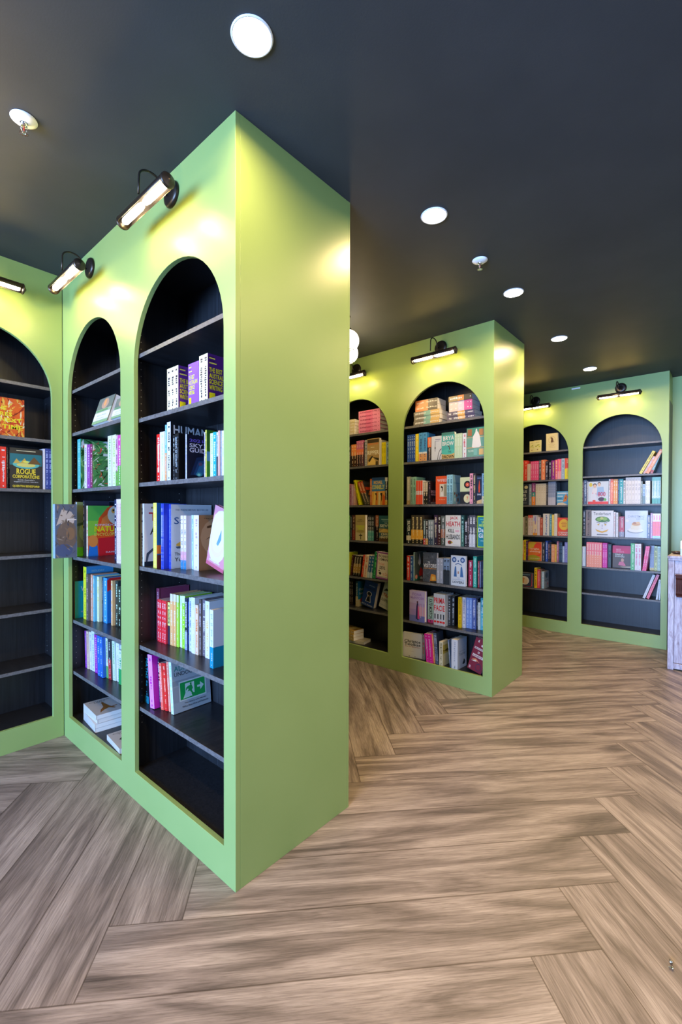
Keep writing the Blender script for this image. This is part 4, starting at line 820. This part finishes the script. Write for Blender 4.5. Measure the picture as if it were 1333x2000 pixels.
S 1 0.2221 0.2529 0.2341 0.025 0.14 0.0 e84838 ink=ffd0c0 | tomato red spine
S 1 0.2548 0.2911 0.1925 0.025 0.1347 0.0 f0e0d8 ink=e8c0b0 | short white spine
S 4 0.2917 0.3824 0.2186 0.025 0.14 0.0 f0508c ink=ffc0d8 | pink spine
S 1 0.3861 0.4083 0.2298 0.025 0.14 0.0 485058 ink=d0d0d0 | slate spine
S 1 0.4096 0.4536 0.2294 0.025 0.14 0.0 f08858 ink=f8e8c0 | orange spine with cream patterns
S 1 0.4566 0.4838 0.2087 0.025 0.14 0.0 282030 ink=f0e8f0 | black spine with a white spot
S 1 0.4911 0.5174 0.2043 0.025 0.14 0.0 282030 ink=f0e8f0 | second black spine with a white spot
S 1 0.5192 0.5591 0.2136 0.025 0.14 0.0 8c2080 ink=e0d060 | purple spine with gold print
S 1 0.5602 0.5815 0.2201 0.025 0.14 0.0 f07068 ink=ffe8e0 | coral spine
S 1 0.5826 0.6224 0.2247 0.025 0.14 0.0 e85a90 ink=ffb040 b=.4:f0a0b0 | pink spine with orange ovals
S 1 0.6236 0.6567 0.2278 0.025 0.14 0.0 b0c4d4 ink=607890 | pale blue spine
S 1 0.6573 0.7038 0.2291 0.0331 0.14 0.0 e05038 ink=ffc080 b=.5:f0e010 | red spine with yellow lower half
@3L 2
F 1 0.1594 0.2644 0.2498 0.05 0.14 0.0 283040 art=gus th=0.025 | navy cover with white capitals
S 1 0.267 0.2963 0.2456 0.05 0.14 0.0 8c9cac ink=e0e8f0 | blue grey spine
S 1 0.2989 0.3392 0.2574 0.05 0.14 0.0 903c78 ink=f0c0d8 b=.38:f09030 b2=.58:209888 | purple, teal and orange banded spine
S 4 0.3411 0.4567 0.246 0.05 0.14 0.0 ece0c8 ink=d0c0a0 | cream spine
S 1 0.4573 0.4749 0.2478 0.05 0.14 0.0 383438 ink=908880 | charcoal spine
S 4 0.4786 0.5589 0.264 0.05 0.14 0.0 8c98b4 ink=b8c4dc b=.33:d0ccd8 | grey blue spine with pale foot
S 1 0.5601 0.5713 0.2594 0.05 0.14 0.0 243048 ink=80a0c0 | navy spine
F 1 0.5719 0.6988 0.1515 0.05 0.1061 0.0 60a8c8 art=zest th=0.02 | small blue cover with orange drawing
@3L 3
S 1 0.1903 0.2239 0.2049 0.025 0.14 0.0 d4ccc4 ink=a8a098 | pale grey spine
S 1 0.2259 0.2656 0.2204 0.025 0.14 0.0 88806c ink=282420 | photographic grey spine
S 2 0.2676 0.3214 0.2292 0.025 0.14 0.0 f4e8e4 ink=e0b0a8 tb=e06050 | white spine with coloured head
S 1 0.3233 0.3696 0.2295 0.025 0.14 0.0 d8dce8 ink=7050c0 b=.12:f0a020 b2=.7:f8e0c0 | white, purple and orange spine
S 1 0.3709 0.3993 0.2084 0.025 0.14 0.0 e8d0d0 ink=f0f0f0 | blush spine
S 1 0.4006 0.4301 0.199 0.025 0.1393 0.0 b85038 ink=e0a080 | brick red spine
S 1 0.4332 0.5017 0.2474 0.025 0.14 0.0 ece8dc ink=4868b0 | thick cream spine with blue print
S 1 0.5059 0.5269 0.2394 0.025 0.14 0.0 4c90a0 ink=c0e8f0 | teal spine
S 1 0.5281 0.5531 0.237 0.025 0.14 0.0 f0d060 ink=fff0a0 | pale yellow spine
S 1 0.5543 0.5844 0.2479 0.025 0.1231 0.0 f4ecdc c=a89c8c ink=e0d0b0 | cream spine with taupe cover
F 1 0.585 0.7096 0.2039 0.04 0.14 0.0 e84c28 art=orangec th=0.02 | bright orange cover with a yellow disc
@3L 4
S 1 0.1862 0.2165 0.2288 0.033 0.14 0.0 f0b090 ink=f8e0c8 b=.3:e87050 | peach spine
S 1 0.2171 0.2404 0.2366 0.0357 0.14 0.0 f0d820 ink=302800 | yellow spine with dark print
S 1 0.2412 0.2603 0.2275 0.0407 0.14 0.0 3c1848 ink=c080d0 | dark purple spine
F 1 0.2609 0.4071 0.2176 0.0586 0.14 0.0 e87838 art=bright th=0.02 | orange and gold glowing cover
S 1 0.4099 0.4432 0.2172 0.0698 0.14 0.0 383c44 ink=d8d8d8 | dark spine with white foot
S 1 0.4542 0.479 0.236 0.0534 0.14 0.0 2850b0 ink=e0e8ff | royal blue spine
S 1 0.4796 0.4989 0.2143 0.0605 0.14 0.0 241c28 ink=f0c0d0 | black spine with pink dots
S 1 0.4995 0.514 0.2119 0.0627 0.14 0.0 202838 ink=8090a0 | thin navy spine
S 2 0.5228 0.5553 0.1984 0.0364 0.1389 0.0 f0a068 ink=f8d8b8 | orange spine
S 1 0.5559 0.5696 0.1957 0.0587 0.137 0.0 f0d860 ink=c08020 | thin yellow spine
S 1 0.5705 0.5915 0.2342 0.0641 0.14 0.0 a86078 ink=f0d0d8 | rose grey spine
S 2 0.5921 0.6254 0.2251 0.076 0.14 0.0 2c4058 ink=6080a0 | dark blue spine
S 1 0.626 0.6462 0.1807 0.0835 0.1265 0.0 c8dcf0 ink=ffffff | short pale blue spine
S 1 0.6468 0.6799 0.227 0.0869 0.14 0.0 9c90c8 ink=d0c8f0 | lilac spine
@3L 5
F 1 0.1595 0.3175 0.1662 0.05 0.1163 0.0 283448 art=dogs th=0.02 | navy cover with a pale dog picture
S 1 0.3373 0.3647 0.2316 0.0418 0.14 0.0 f0cc18 ink=504000 | golden spine in the short row
S 1 0.3653 0.3968 0.213 0.0564 0.14 0.0 d83848 ink=ffc8d0 | crimson spine in the short row
S 1 0.3974 0.4086 0.208 0.0695 0.14 0.0 907860 ink=e0d0c0 | thin brown spine in the short row
S 1 0.4158 0.4429 0.1953 0.0497 0.1736 0.0 a8d0e0 c=98a4ac art=fish ink=ffffff | pale blue book with a grey fish cover
@3R 1
S 1 0.5056 0.5333 0.2455 0.0614 0.14 0.4761 e8dc50 ink=706820 | yellow leaning spine
S 1 0.5338 0.5573 0.1911 0.0841 0.1338 0.4761 f4b8a0 ink=ffffff | blush leaning spine
S 1 0.5586 0.5908 0.2579 0.0797 0.14 0.4761 f09860 ink=ffe0c0 | orange leaning spine
S 1 0.5924 0.6183 0.2448 0.0949 0.14 0.3428 88b8b0 ink=f0f0e8 b=.15:b04030 | pale teal leaning spine
@3R 2
S 1 -0.0161 0.0024 0.2556 0.05 0.14 0.0 583c40 ink=f0e0e0 | dark red and white spine
S 1 0.004 0.0327 0.2636 0.05 0.14 0.0 40506c ink=d0d8e8 | navy spine with white letters
S 1 0.0342 0.0463 0.249 0.05 0.14 0.0 a09aa0 ink=e0e0e0 | greyish spine
F 1 0.0469 0.238 0.2414 0.05 0.14 0.0 d4dce4 art=couple th=0.025 | pale cover with two people and red title
S 1 0.241 0.2559 0.2614 0.05 0.14 0.0 f0ece8 ink=a03030 | thin white spine
S 1 0.2567 0.2812 0.2632 0.05 0.14 0.0 e85a34 ink=ffe8c0 | orange red spine
S 2 0.282 0.3218 0.2595 0.05 0.14 0.0 e89830 ink=fff0d0 | amber spine
S 1 0.3225 0.3342 0.2576 0.05 0.14 0.0 28283c ink=9090c0 | thin dark spine
S 1 0.3357 0.372 0.257 0.05 0.14 0.0 289498 ink=f0ffff | teal spine with white letters
S 1 0.3735 0.3908 0.2427 0.05 0.14 0.0 ecece8 ink=181818 | white spine with black print
S 5 0.3922 0.5221 0.2712 0.05 0.14 0.0 e8e0d8 ink=b0a8a8 | off white spine
S 1 0.5234 0.5386 0.2277 0.05 0.14 0.0 706c40 ink=c0c080 | olive photographic spine
S 1 0.5393 0.5606 0.1983 0.05 0.1388 0.0 a0b8d8 ink=404850 b=.4:506040 | pale blue landscape spine
S 2 0.562 0.6015 0.2301 0.05 0.14 0.0 f0eef2 ink=a0a0b0 | white spine with grey print
S 3 0.617 0.6883 0.2643 0.05 0.14 0.0 ccdcd0 ink=388868 tb=50a080 b=.2:2c8858 | white and green spine
@3R 3
S 1 -0.0211 0.0104 0.2828 0.1121 0.14 0.0 383c40 ink=f0f0f0 | black spine with bold white print
S 1 0.0207 0.0716 0.2825 0.0803 0.11 0.0 8a7468 ink=382018 c=b8b0a8 | brown photographic spine
F 1 0.0821 0.2841 0.2752 0.0454 0.14 0.0 eef0f4 art=tender th=0.03 | white cover with a vegetable face
S 1 0.2847 0.3047 0.2606 0.0592 0.14 0.0 f2eff0 ink=e0a090 | thin white spine
S 1 0.3114 0.33 0.2546 0.0413 0.14 0.0 ecf0f6 ink=b0b8c8 | white spine
S 1 0.3306 0.3753 0.2137 0.1029 0.14 0.0 c85060 ink=e8e4e4 b=.25:a0a0b0 | red and grey patterned spine
F 1 0.3891 0.5829 0.275 0.0512 0.14 0.0 d3dcea art=cake th=0.03 | pale blue cover with a cake on a plate
S 1 0.5835 0.6092 0.2283 0.02 0.14 0.0 48506c ink=d0c0a0 | dark patterned spine before the cake cover
S 1 0.6106 0.6267 0.2487 0.02 0.14 0.0 c098d8 ink=f0e0ff | lilac spine
S 3 0.628 0.6943 0.2447 0.02 0.14 0.0 f0eef0 ink=e04060 b=.68:e85038 b2=.1:a8d8f0 | white spine with red stripe
@3R 4
S 1 -0.0133 0.0268 0.2138 0.0606 0.14 0.0 dce8f0 ink=ffffff | white blue spine
S 6 0.0411 0.1864 0.2643 0.025 0.14 0.0 f07a88 ink=ffe0d0 b=.5:f09a80 | pink and orange spine
S 2 0.187 0.2287 0.2603 0.0641 0.14 0.0 d020a0 ink=ffc0f0 | magenta spine
S 1 0.2293 0.261 0.2473 0.1023 0.14 0.0 1c1c24 ink=508060 | black spine with tiny flowers
F 1 0.2667 0.4404 0.2347 0.13 0.14 0.0 5a4430 art=supper th=0.025 | pink and brown cover with a seated person
S 1 0.4464 0.4801 0.2702 0.02 0.14 0.0 58b070 ink=e0ffe8 | green spine with white letters
S 2 0.4815 0.5356 0.2677 0.02 0.14 0.0 eceaf2 ink=d05080 | white spine with pink letters
S 2 0.5446 0.5788 0.2478 0.02 0.14 0.1164 e03078 ink=ffc0d8 leane=0.1152 | pink leaning spine
S 2 0.5952 0.6308 0.2493 0.13 0.14 0.0 a8b0c4 ink=485878 b=.1:e8d080 | grey blue spine
S 1 0.6322 0.6566 0.2462 0.13 0.14 0.0 d4dc88 ink=60682c | pale lime spine
S 1 0.6579 0.6862 0.2443 0.13 0.14 0.0 c8dcc0 ink=80a088 | pale sage spine
@3R 5
S 1 0.5459 0.5699 0.2567 0.0566 0.14 0.3352 e8ecf4 ink=b0b8c8 | white leaning spine
S 1 0.5763 0.6016 0.261 0.0606 0.14 0.3352 e87890 ink=c02040 | pink leaning spine
S 1 0.6559 0.6719 0.2028 0.0575 0.14 0.1167 e4eaf2 ink=90a0b8 | white upright leaning spine
S 1 0.6777 0.6903 0.1699 0.0601 0.1189 0.0579 c8dcec ink=ffffff | pale blue spine at arch edge
"""
jit = random.Random(5)
def place_books():
    code = sh = None
    for ln in BOOKS.strip().split('\n'):
        if ln[0] == '@': code, sh = ln[1:].split(); sh = int(sh); z = (SHELVES[code]+[.125])[sh]; continue
        body, desc = ln.split(' | '); t = body.split(); k, n = t[0], int(t[1]); s0, s1, h, a, d, lean = map(float, t[2:8]); col = t[8]
        kv = dict(x.split('=', 1) for x in t[9:]); th = float(kv.get('th', .025)); yaw = math.radians(float(kv.get('yaw', 0)))
        cover = kv.get('c', col); art = kv.get('art')
        C = COLM[code] @ T(0, 0, z)
        vert = k in 'HL'
        if k == 'S': w = (s1-s0)/n*math.cos(lean)-.0006
        elif k in 'FG': w, d = th, s1-s0
        elif k == 'H': w, h = th-.0004, s1-s0
        else: w = th
        w = max(w, .005)
        hard = h > .238 and k != 'L'
        name = 'hardcover_book' if hard else 'paperback_book'
        root = build_book(name, w, d, h, col, cover if k != 'F' else col, kv, art, hard)
        loc = '%s shelf, %s arch' % (SHN[sh], ARN[code]) if sh < 6 else 'bottom shelf, %s arch' % ARN[code]
        grp = '%ss, %s' % (desc, loc) if n > 1 else ('books on the %s' % loc)
        things = [root]+[dup(root) for _ in range(n-1)]
        for i, o in enumerate(things):
            tag(o, desc+ordn(n, i, vert)+', '+loc, 'book', grp)
            if k == 'S':
                l = lean
                o.matrix_world = C @ T(s0+i*(s1-s0)/n, a+jit.uniform(-.0015, .0015), (w*math.sin(l) if l > 0 else 0)+.0002) @ RY(l)
            elif k in 'FG':
                bk = math.radians(float(kv.get('back', 0)))
                o.matrix_world = C @ T(s0, a, (d*math.sin(lean) if lean > 0 else 0)+w*math.sin(bk)+.0002) @ RX(-bk) @ RY(lean) @ RZ(yaw) @ T(0, w, 0) @ RZ(-PI/2)
            elif k == 'H':
                zb = float(kv['zb'])-z
                o.matrix_world = C @ T(s1+jit.uniform(-.003, .003), a+jit.uniform(-.002, .004), zb+.0006+i*th) @ RY(-PI/2)
            else:
                o.matrix_world = C @ T(s0, a, float(kv.get('zo', 0))+i*(th+.0003)+.0002) @ RZ(yaw+jit.uniform(-.03, .03)) @ T(h, 0, 0) @ RY(-PI/2)
        if 'prima' in kv:                    # one title running over the four spines
            for i, o in enumerate(things):
                q = MB(); mats = [ink('d82020'), ink('30343c')]
                for row, (s_, y0, y1) in enumerate((('PRIMA', .70, .88), ('FACIE', .46, .64))):
                    V, Fc, ar = text_tris(s_, True); W4 = 4
                    for f in Fc:
                        p = [V[j] for j in f]; cx = sum(x for x, _ in p)/len(p)
                        b = .12+cx*3.76
                        if int(b) != i: continue
                        q.poly([(min(1.2, max(-.2, .12+x*3.76-i))*w, -.0008, (y0+(y1-y0)*y)*h) for x, y in p], 0)
                q.box(w*.1, -.0007, h*.08, w*.9, -.0006, h*.14, 0); q.box(w*.3, -.0007, h*.2, w*.7, -.0006, h*.36, 1)
                link('title_lettering', q.mesh('title_lettering', False), mats, o)
place_books()

# ---------------------------------------------------------------- picture lamps
def picture_lamp(M, label, on=True):
    """M: x along the wall, y into the wall (wall face at y = 0), origin at the wall plate's centre"""
    r = empty('picture_lamp', M, label, 'lamp', 'brass picture lamps above the arches')
    q = MB(); q.lathe([(.020, .0), (.050, .0), (.052, .006), (.048, .013), (.036, .017), (.030, .0175), (.0, .018)], 32, 0, RX(PI/2)); link('wall_plate', q.mesh('wall_plate'), [BRONZE], r)
    q = MB(); pts = [(-.012, -.016, -.004), (-.014, -.035, -.004)]
    # gooseneck: out of the plate, up in a loop and down on to the shade
    for i in range(15):
        a = PI*i/14; pts.append((-.016-.002*i/14, -.083+.045*math.cos(a), .018+.034*math.sin(a)))
    pts += [(-.018, -.129, -.01), (-.018, -.130, -.055)]
    q.tube(pts, .0042, 10)
    link('arm', q.mesh('arm'), [BRONZE], r)
    ca = math.radians(18)                                  # the open side tips towards the wall
    cz, cy, R0, L2 = -.092, -.118, .0265, .178
    q = MB(); n = 26; i0 = 0
    for rr in (R0, R0-.0012):
        for x in (-L2, L2):
            for i in range(n+1):
                a = math.radians(-42+240*i/n)
                q.v.append((x, cy+rr*math.cos(a), cz+rr*math.sin(a)))
    m = n+1
    for i in range(n):
        q.f += [(i, i+1, m+i+1, m+i), (2*m+i, 3*m+i, 3*m+i+1, 2*m+i+1), (i, 2*m+i, 2*m+i+1, i+1), (m+i, m+i+1, 3*m+i+1, 3*m+i)]; q.m += [0]*4; q.sm += [True, True, False, False]
    q.f += [(0, m, 3*m, 2*m), (n, 2*m+n, 3*m+n, m+n)]; q.m += [0, 0]; q.sm += [False]*2
    link('shade', q.mesh('shade'), [BRONZE], r)
    for sx in (-1, 1):
        q = MB(); q.lathe([(.0, 0), (R0+.001, 0), (R0+.001, .006), (.021, .010), (.012, .013), (.007, .018), (.0, .020)], 28, 0, T(sx*L2, cy, cz) @ RY(sx*PI/2)); link('end_cap', q.mesh('end_cap'), [BRONZE], r)
    for sx in (-1, 1):
        q = MB(); q.lathe([(.0, -.080), (.010, -.078), (.0135, -.068), (.0135, .058), (.010, .078), (.0, .080)], 18, 0, T(sx*.090, cy, cz-.003) @ (Matrix.Identity(4) if sx < 0 else RZ(PI)) @ RY(PI/2)); link('bulb', q.mesh('bulb'), [BULB], r)
    if on:
        for sx in (-1, 1):
            l = lamp('picture_lamp_light', 'POINT', (0, 0, 0), E_PIC, WARM, shadow_soft_size=.006)
            l.parent = r; l.matrix_local = T(sx*.095, cy, cz-.0265)
    return r
for nm, x, y in (('third', 0, .42), ('second', 0, 1.26), ('fifth', 2.215, .42), ('fourth', 2.215, 1.26), ('seventh', 4.43, -.42), ('sixth', 4.43, .42)):
    picture_lamp(finM(x, y) @ T(0, 0, 2.602), 'dark brass picture lamp with lit tubes on the green board above the %s arch' % nm)
picture_lamp(T(-.407, LY, 2.602), 'dark brass picture lamp at the photo edge above the first arch')
picture_lamp(T(-1.24, LY, 2.602), 'dark brass picture lamp beyond the photo edge above the corner bookcase')

# ---------------------------------------------------------------- ceiling fittings
def downlight(x, y, label):
    r = empty('ceiling_downlight', T(x, y, H), label, 'downlight', 'round recessed downlights in the dark ceiling')
    q = MB(); q.lathe([(.054, -.0005), (.060, -.0005), (.061, -.002), (.059, -.0045), (.055, -.005), (.054, -.0035)], 40, 0, cap=False); link('trim_ring', q.mesh('trim_ring'), [WHITEM], r)
    q = MB(); q.lathe([(.0, -.004), (.0535, -.004), (.0535, -.0005), (.0, -.0005)], 40, 0); link('lens', q.mesh('lens'), [DLENS], r)
    l = lamp('downlight_light', 'AREA', (0, 0, 0), E_DOWN, WARMW, shape='DISK', size=.09, spread=math.radians(165)); l.parent = r; l.matrix_local = T(0, 0, -.009)
for i, (x, y) in enumerate([(-.112, -.235), (.931, -.240), (1.905, -.25), (2.884, -.25), (3.874, -.255)]):
    downlight(x, y, ['large round downlight nearest the camera, before the first green bookcase', 'round downlight beside the upper edge of the nearest bookcase', 'round downlight above the middle bookcase, just past the sprinkler', 'fourth round downlight of the row, over the far aisle', 'farthest and smallest round downlight of the row'][i])
for i, (x, y) in enumerate([(.94, -1.25), (1.9, -1.2), (2.88, -1.2), (3.87, -1.2), (-.1, -1.2), (-1.1, -.25), (-2.1, -.25), (-1.1, -1.2)]):
    downlight(x, y, ['round downlight just outside the photo edge, glowing on the ceiling', 'second downlight of the outer row by the counter', 'third downlight of the outer row by the counter', 'last downlight of the outer row above the counter', 'downlight straight above the camera position', 'next downlight of the main row, over the corner aisle mouth', 'third downlight of the main row beyond the photo edge', 'downlight of the outer row behind the camera'][i])
def globe(x, y, z, label):
    r = empty('globe_pendant', T(x, y, z), label, 'pendant light', 'opal globe lights in the aisle')
    q = MB(); n = 18; q.lathe([(max(.0, .075*math.sin(PI*i/n)), -.075*math.cos(PI*i/n)) for i in range(2, n)], 32, 0, cap=False); link('globe', q.mesh('globe'), [GLOBEM], r)
    q = MB(); q.lathe([(.0, -.067), (.040, -.066), (.041, -.060), (.0, -.056)], 24, 0); link('bottom_cap', q.mesh('bottom_cap'), [BRONZE], r)
    q = MB(); q.lathe([(.0, .068), (.02, .068), (.02, .085), (.006, .09), (.006, H-z-.006), (.016, H-z-.006), (.016, H-z-.0005), (.0, H-z-.0005)], 24, 0); link('stem', q.mesh('stem'), [BRONZE], r)
    l = lamp('globe_light', 'POINT', (0, 0, 0), E_GLOBE if x > 0 else 14.0, WARMW, shadow_soft_size=.08); l.parent = r; l.matrix_local = T(0, 0, -.16)
globe(1.50, .755, 2.53, 'glowing opal globe showing past the edge of the nearest bookcase')
globe(-.70, .75, 2.53, 'opal globe light beyond the photo edge over the corner aisle')
globe(1.70, .925, 2.535, 'glowing opal globe behind and below the other globe')
def sprinkler(x, y, label):
    r = empty('fire_sprinkler', T(x, y, H), label, 'sprinkler', 'white fire sprinklers on the dark ceiling')
    q = MB(); q.lathe([(.012, -.012), (.022, -.010), (.030, -.006), (.040, -.0008), (.041, -.003), (.032, -.010), (.022, -.015), (.012, -.016)], 32, 0, cap=False); link('escutcheon', q.mesh('escutcheon'), [WHITEM], r)
    q = MB(); q.lathe([(.0, -.024), (.010, -.024), (.010, -.0005), (.0, -.0005)], 20, 0); 
    for s in (-1, 1): q.tube([(s*.009, 0, -.020), (s*.010, 0, -.034), (s*.003, 0, -.048)], .0018, 8)
    link('frame', q.mesh('frame'), [CHROME], r)
    q = MB(); q.lathe([(.0, -.044), (.0024, -.042), (.0024, -.026), (.0, -.024)], 12, 0); link('bulb', q.mesh('bulb'), [mat('red_glass_bulb', (.75, .06, .02), .1)], r)
    q = MB(); n = 12
    q.lathe([(.0, -.050), (.007, -.0505), (.007, -.049), (.0, -.0485)], 20, 0)
    for i in range(n): q.box(.006, -.0014, -.0512, .0145, .0014, -.0496, 0, RZ(2*PI*i/n))
    link('deflector', q.mesh('deflector'), [CHROME], r)
sprinkler(-.463, .590, 'white fire sprinkler on the ceiling by the corner aisle with the warm glow')
sprinkler(1.422, -.244, 'white fire sprinkler on the ceiling between two downlights')
q = MB(); q.box(4.416, -.045, 2.664, 4.4285, .040, 2.678); o = bevel(link('ceiling_tag', q.mesh('ceiling_tag'), [WHITEM]), .002)
tag(o, 'tiny white tag at the top edge of the farthest bookcase', 'tag')

# ---------------------------------------------------------------- old painted counter
def old_paint():
    m = mat('distressed_lilac_paint', (.45, .42, .5), .5); t = NT(m); tc = t.new('ShaderNodeTexCoord')
    mp = t.new('ShaderNodeMapping'); mp.inputs['Scale'].default_value = (30, 30, 5); t.ln(tc.outputs['Object'], mp.inputs['Vector'])
    n = t.new('ShaderNodeTexNoise'); n.inputs['Scale'].default_value = 1; n.inputs['Detail'].default_value = 8; n.inputs['Roughness'].default_value = .7; n.inputs['Distortion'].default_value = 1.5
    t.ln(mp.outputs[0], n.inputs['Vector'])
    t.ln(t.ramp(n.outputs[0], [(.30, (.10, .045, .045)), (.42, (.30, .25, .30)), (.55, (.43, .40, .48)), (.75, (.62, .60, .64))]), t.b.inputs['Base Color'])
    t.bump(n.outputs[0], .4, .001); return m
OLDP = old_paint()
MAHOG = mat('dark_carved_mahogany', (.060, .014, .008), .6, spec=.2)
cx0, cx1, cy1, cy0, ch = 3.79, 4.42, -.885, -2.05, .967
r = empty('painted_counter', T(0, 0, 0), 'old counter with worn lilac-white paint by the farthest bookcase', 'counter')
def part(name, boxes, m, parent=r, bv=.003):
    q = MB()
    for b in boxes: q.box(*b)
    return bevel(link(name, q.mesh(name), [m], parent), bv)
part('countertop', [(cx0-.02, cy0-.02, ch-.022, cx1, cy1+.005, ch), (cx0-.012, cy0-.012, ch-.040, cx1, cy1, ch-.022)], OLDP)
part('side_panel', [(cx0+.03, cy1-.02, .02, cx1, cy1-.004, ch-.04)], OLDP)
part('side_panel', [(cx0+.03, cy0+.004, .02, cx1, cy0+.02, ch-.04)], OLDP)
for y in (cy1-.042, (cy0+cy1)/2-.02, cy0): part('corner_post', [(cx0-.004, y, 0, cx0+.03, y+.042, ch-.04)], OLDP)
for ya, yb in ((cy1-.042, (cy0+cy1)/2+.022), ((cy0+cy1)/2-.02, cy0+.042)):
    part('frieze_board', [(cx0+.006, yb, ch-.150, cx0+.026, ya, ch-.041)], OLDP)
    part('door_panel', [(cx0+.012, yb, .06, cx0+.028, ya, ch-.150)], OLDP)
    fr = part('door_frame', [(cx0+.004, yb+.002, .06, cx0+.014, yb+.082, ch-.152), (cx0+.004, ya-.082, .06, cx0+.014, ya-.002, ch-.152), (cx0+.004, yb+.082, .06, cx0+.014, ya-.082, .15), (cx0+.004, yb+.082, ch-.24, cx0+.014, ya-.082, ch-.152)], OLDP)
    for y in (ya-.078, yb+.008):
        q = MB()
        prof = [(-.002, ch-.155), (-.020, ch-.160), (-.020, ch-.185), (-.012, ch-.20), (-.016, ch-.235), (-.010, ch-.29), (-.014, ch-.315), (-.004, ch-.335), (.004, ch-.340), (.004, ch-.155)]
        for a, b in zip(prof, prof[1:]+prof[:1]): q.quad((cx0+.004+a[0], y, a[1]), (cx0+.004+b[0], y, b[1]), (cx0+.004+b[0], y+.068, b[1]), (cx0+.004+a[0], y+.068, a[1]))
        q.poly([(cx0+.004+a, y, z) for a, z in prof]); q.poly([(cx0+.004+a, y+.068, z) for a, z in prof])
        q.box(cx0-.020, y-.003, ch-.170, cx0+.004, y+.071, ch-.158); q.box(cx0-.012, y+.006, ch-.346, cx0+.004, y+.062, ch-.334)
        for kk in range(5): q.box(cx0-.017, y+.008+kk*.012, ch-.30, cx0-.010, y+.013+kk*.012, ch-.20)
        link('carved_bracket', q.mesh('carved_bracket'), [MAHOG], r)
part('base_rail', [(cx0-.010, cy0, .012, cx0+.012, cy1-.042, .058)], OLDP)
q = MB(); q.box(3.84, -1.10, ch+.0005, 3.96, -.962, ch+.055, 1); q.box(3.84, -1.10, ch+.055, 3.96, -.962, ch+.125, 0)
o = bevel(link('tissue_box', q.mesh('tissue_box'), [mat('white_card', (.8, .82, .85), .6), mat('pale_blue_card', (.5, .66, .74), .6)]), .004)
q = MB()
for i in range(5): q.poly([(3.87+.012*i, -1.07+.01*i, ch+.124), (3.89+.012*i, -1.0, ch+.124), (3.885+.01*i, -.99-.01*i, ch+.145), (3.865+.012*i, -1.05, ch+.140)])
link('tissue', q.mesh('tissue', False), [mat('white_card', (.8, .82, .85), .6)], o)
tag(o, 'white and pale blue tissue box on top of the old counter', 'box')
q = MB(); q.lathe([(.0, 0), (.022, 0), (.040, .010), (.046, .022), (.042, .022), (.034, .012), (.0, .006)], 28, 0, T(4.0, -.93, ch+.0005))
o = link('trinket_dish', q.mesh('trinket_dish'), [mat('dark_glazed_ceramic', (.05, .025, .02), .2)])
tag(o, 'small dark dish at the back corner of the old counter', 'dish')
q = MB(); q.lathe([(.0, .0), (.010, .0), (.012, .006), (.006, .012), (.0, .013)], 14, 0, T(4.0, -.93, ch+.0075)); link('dark_stone', q.mesh('dark_stone'), [MAHOG], o)
for i, (x, y) in enumerate([(.693, -1.172), (.676, -1.178)]):
    q = MB(); q.lathe([(.0, 0), (.0045, 0), (.0045, .002), (.002, .0028), (.0018, .010), (.0, .012)], 12, 0, T(x, y, .0045) @ RZ(i*1.3+.4) @ RY(PI/2))
    o = link('metal_screw', q.mesh('metal_screw'), [CHROME]); tag(o, 'tiny metal screw lying on the floor planks, %s' % ('the one nearer the bookcases' if i == 0 else 'the one nearer the photo bottom'), 'screw', 'loose screws on the floor')
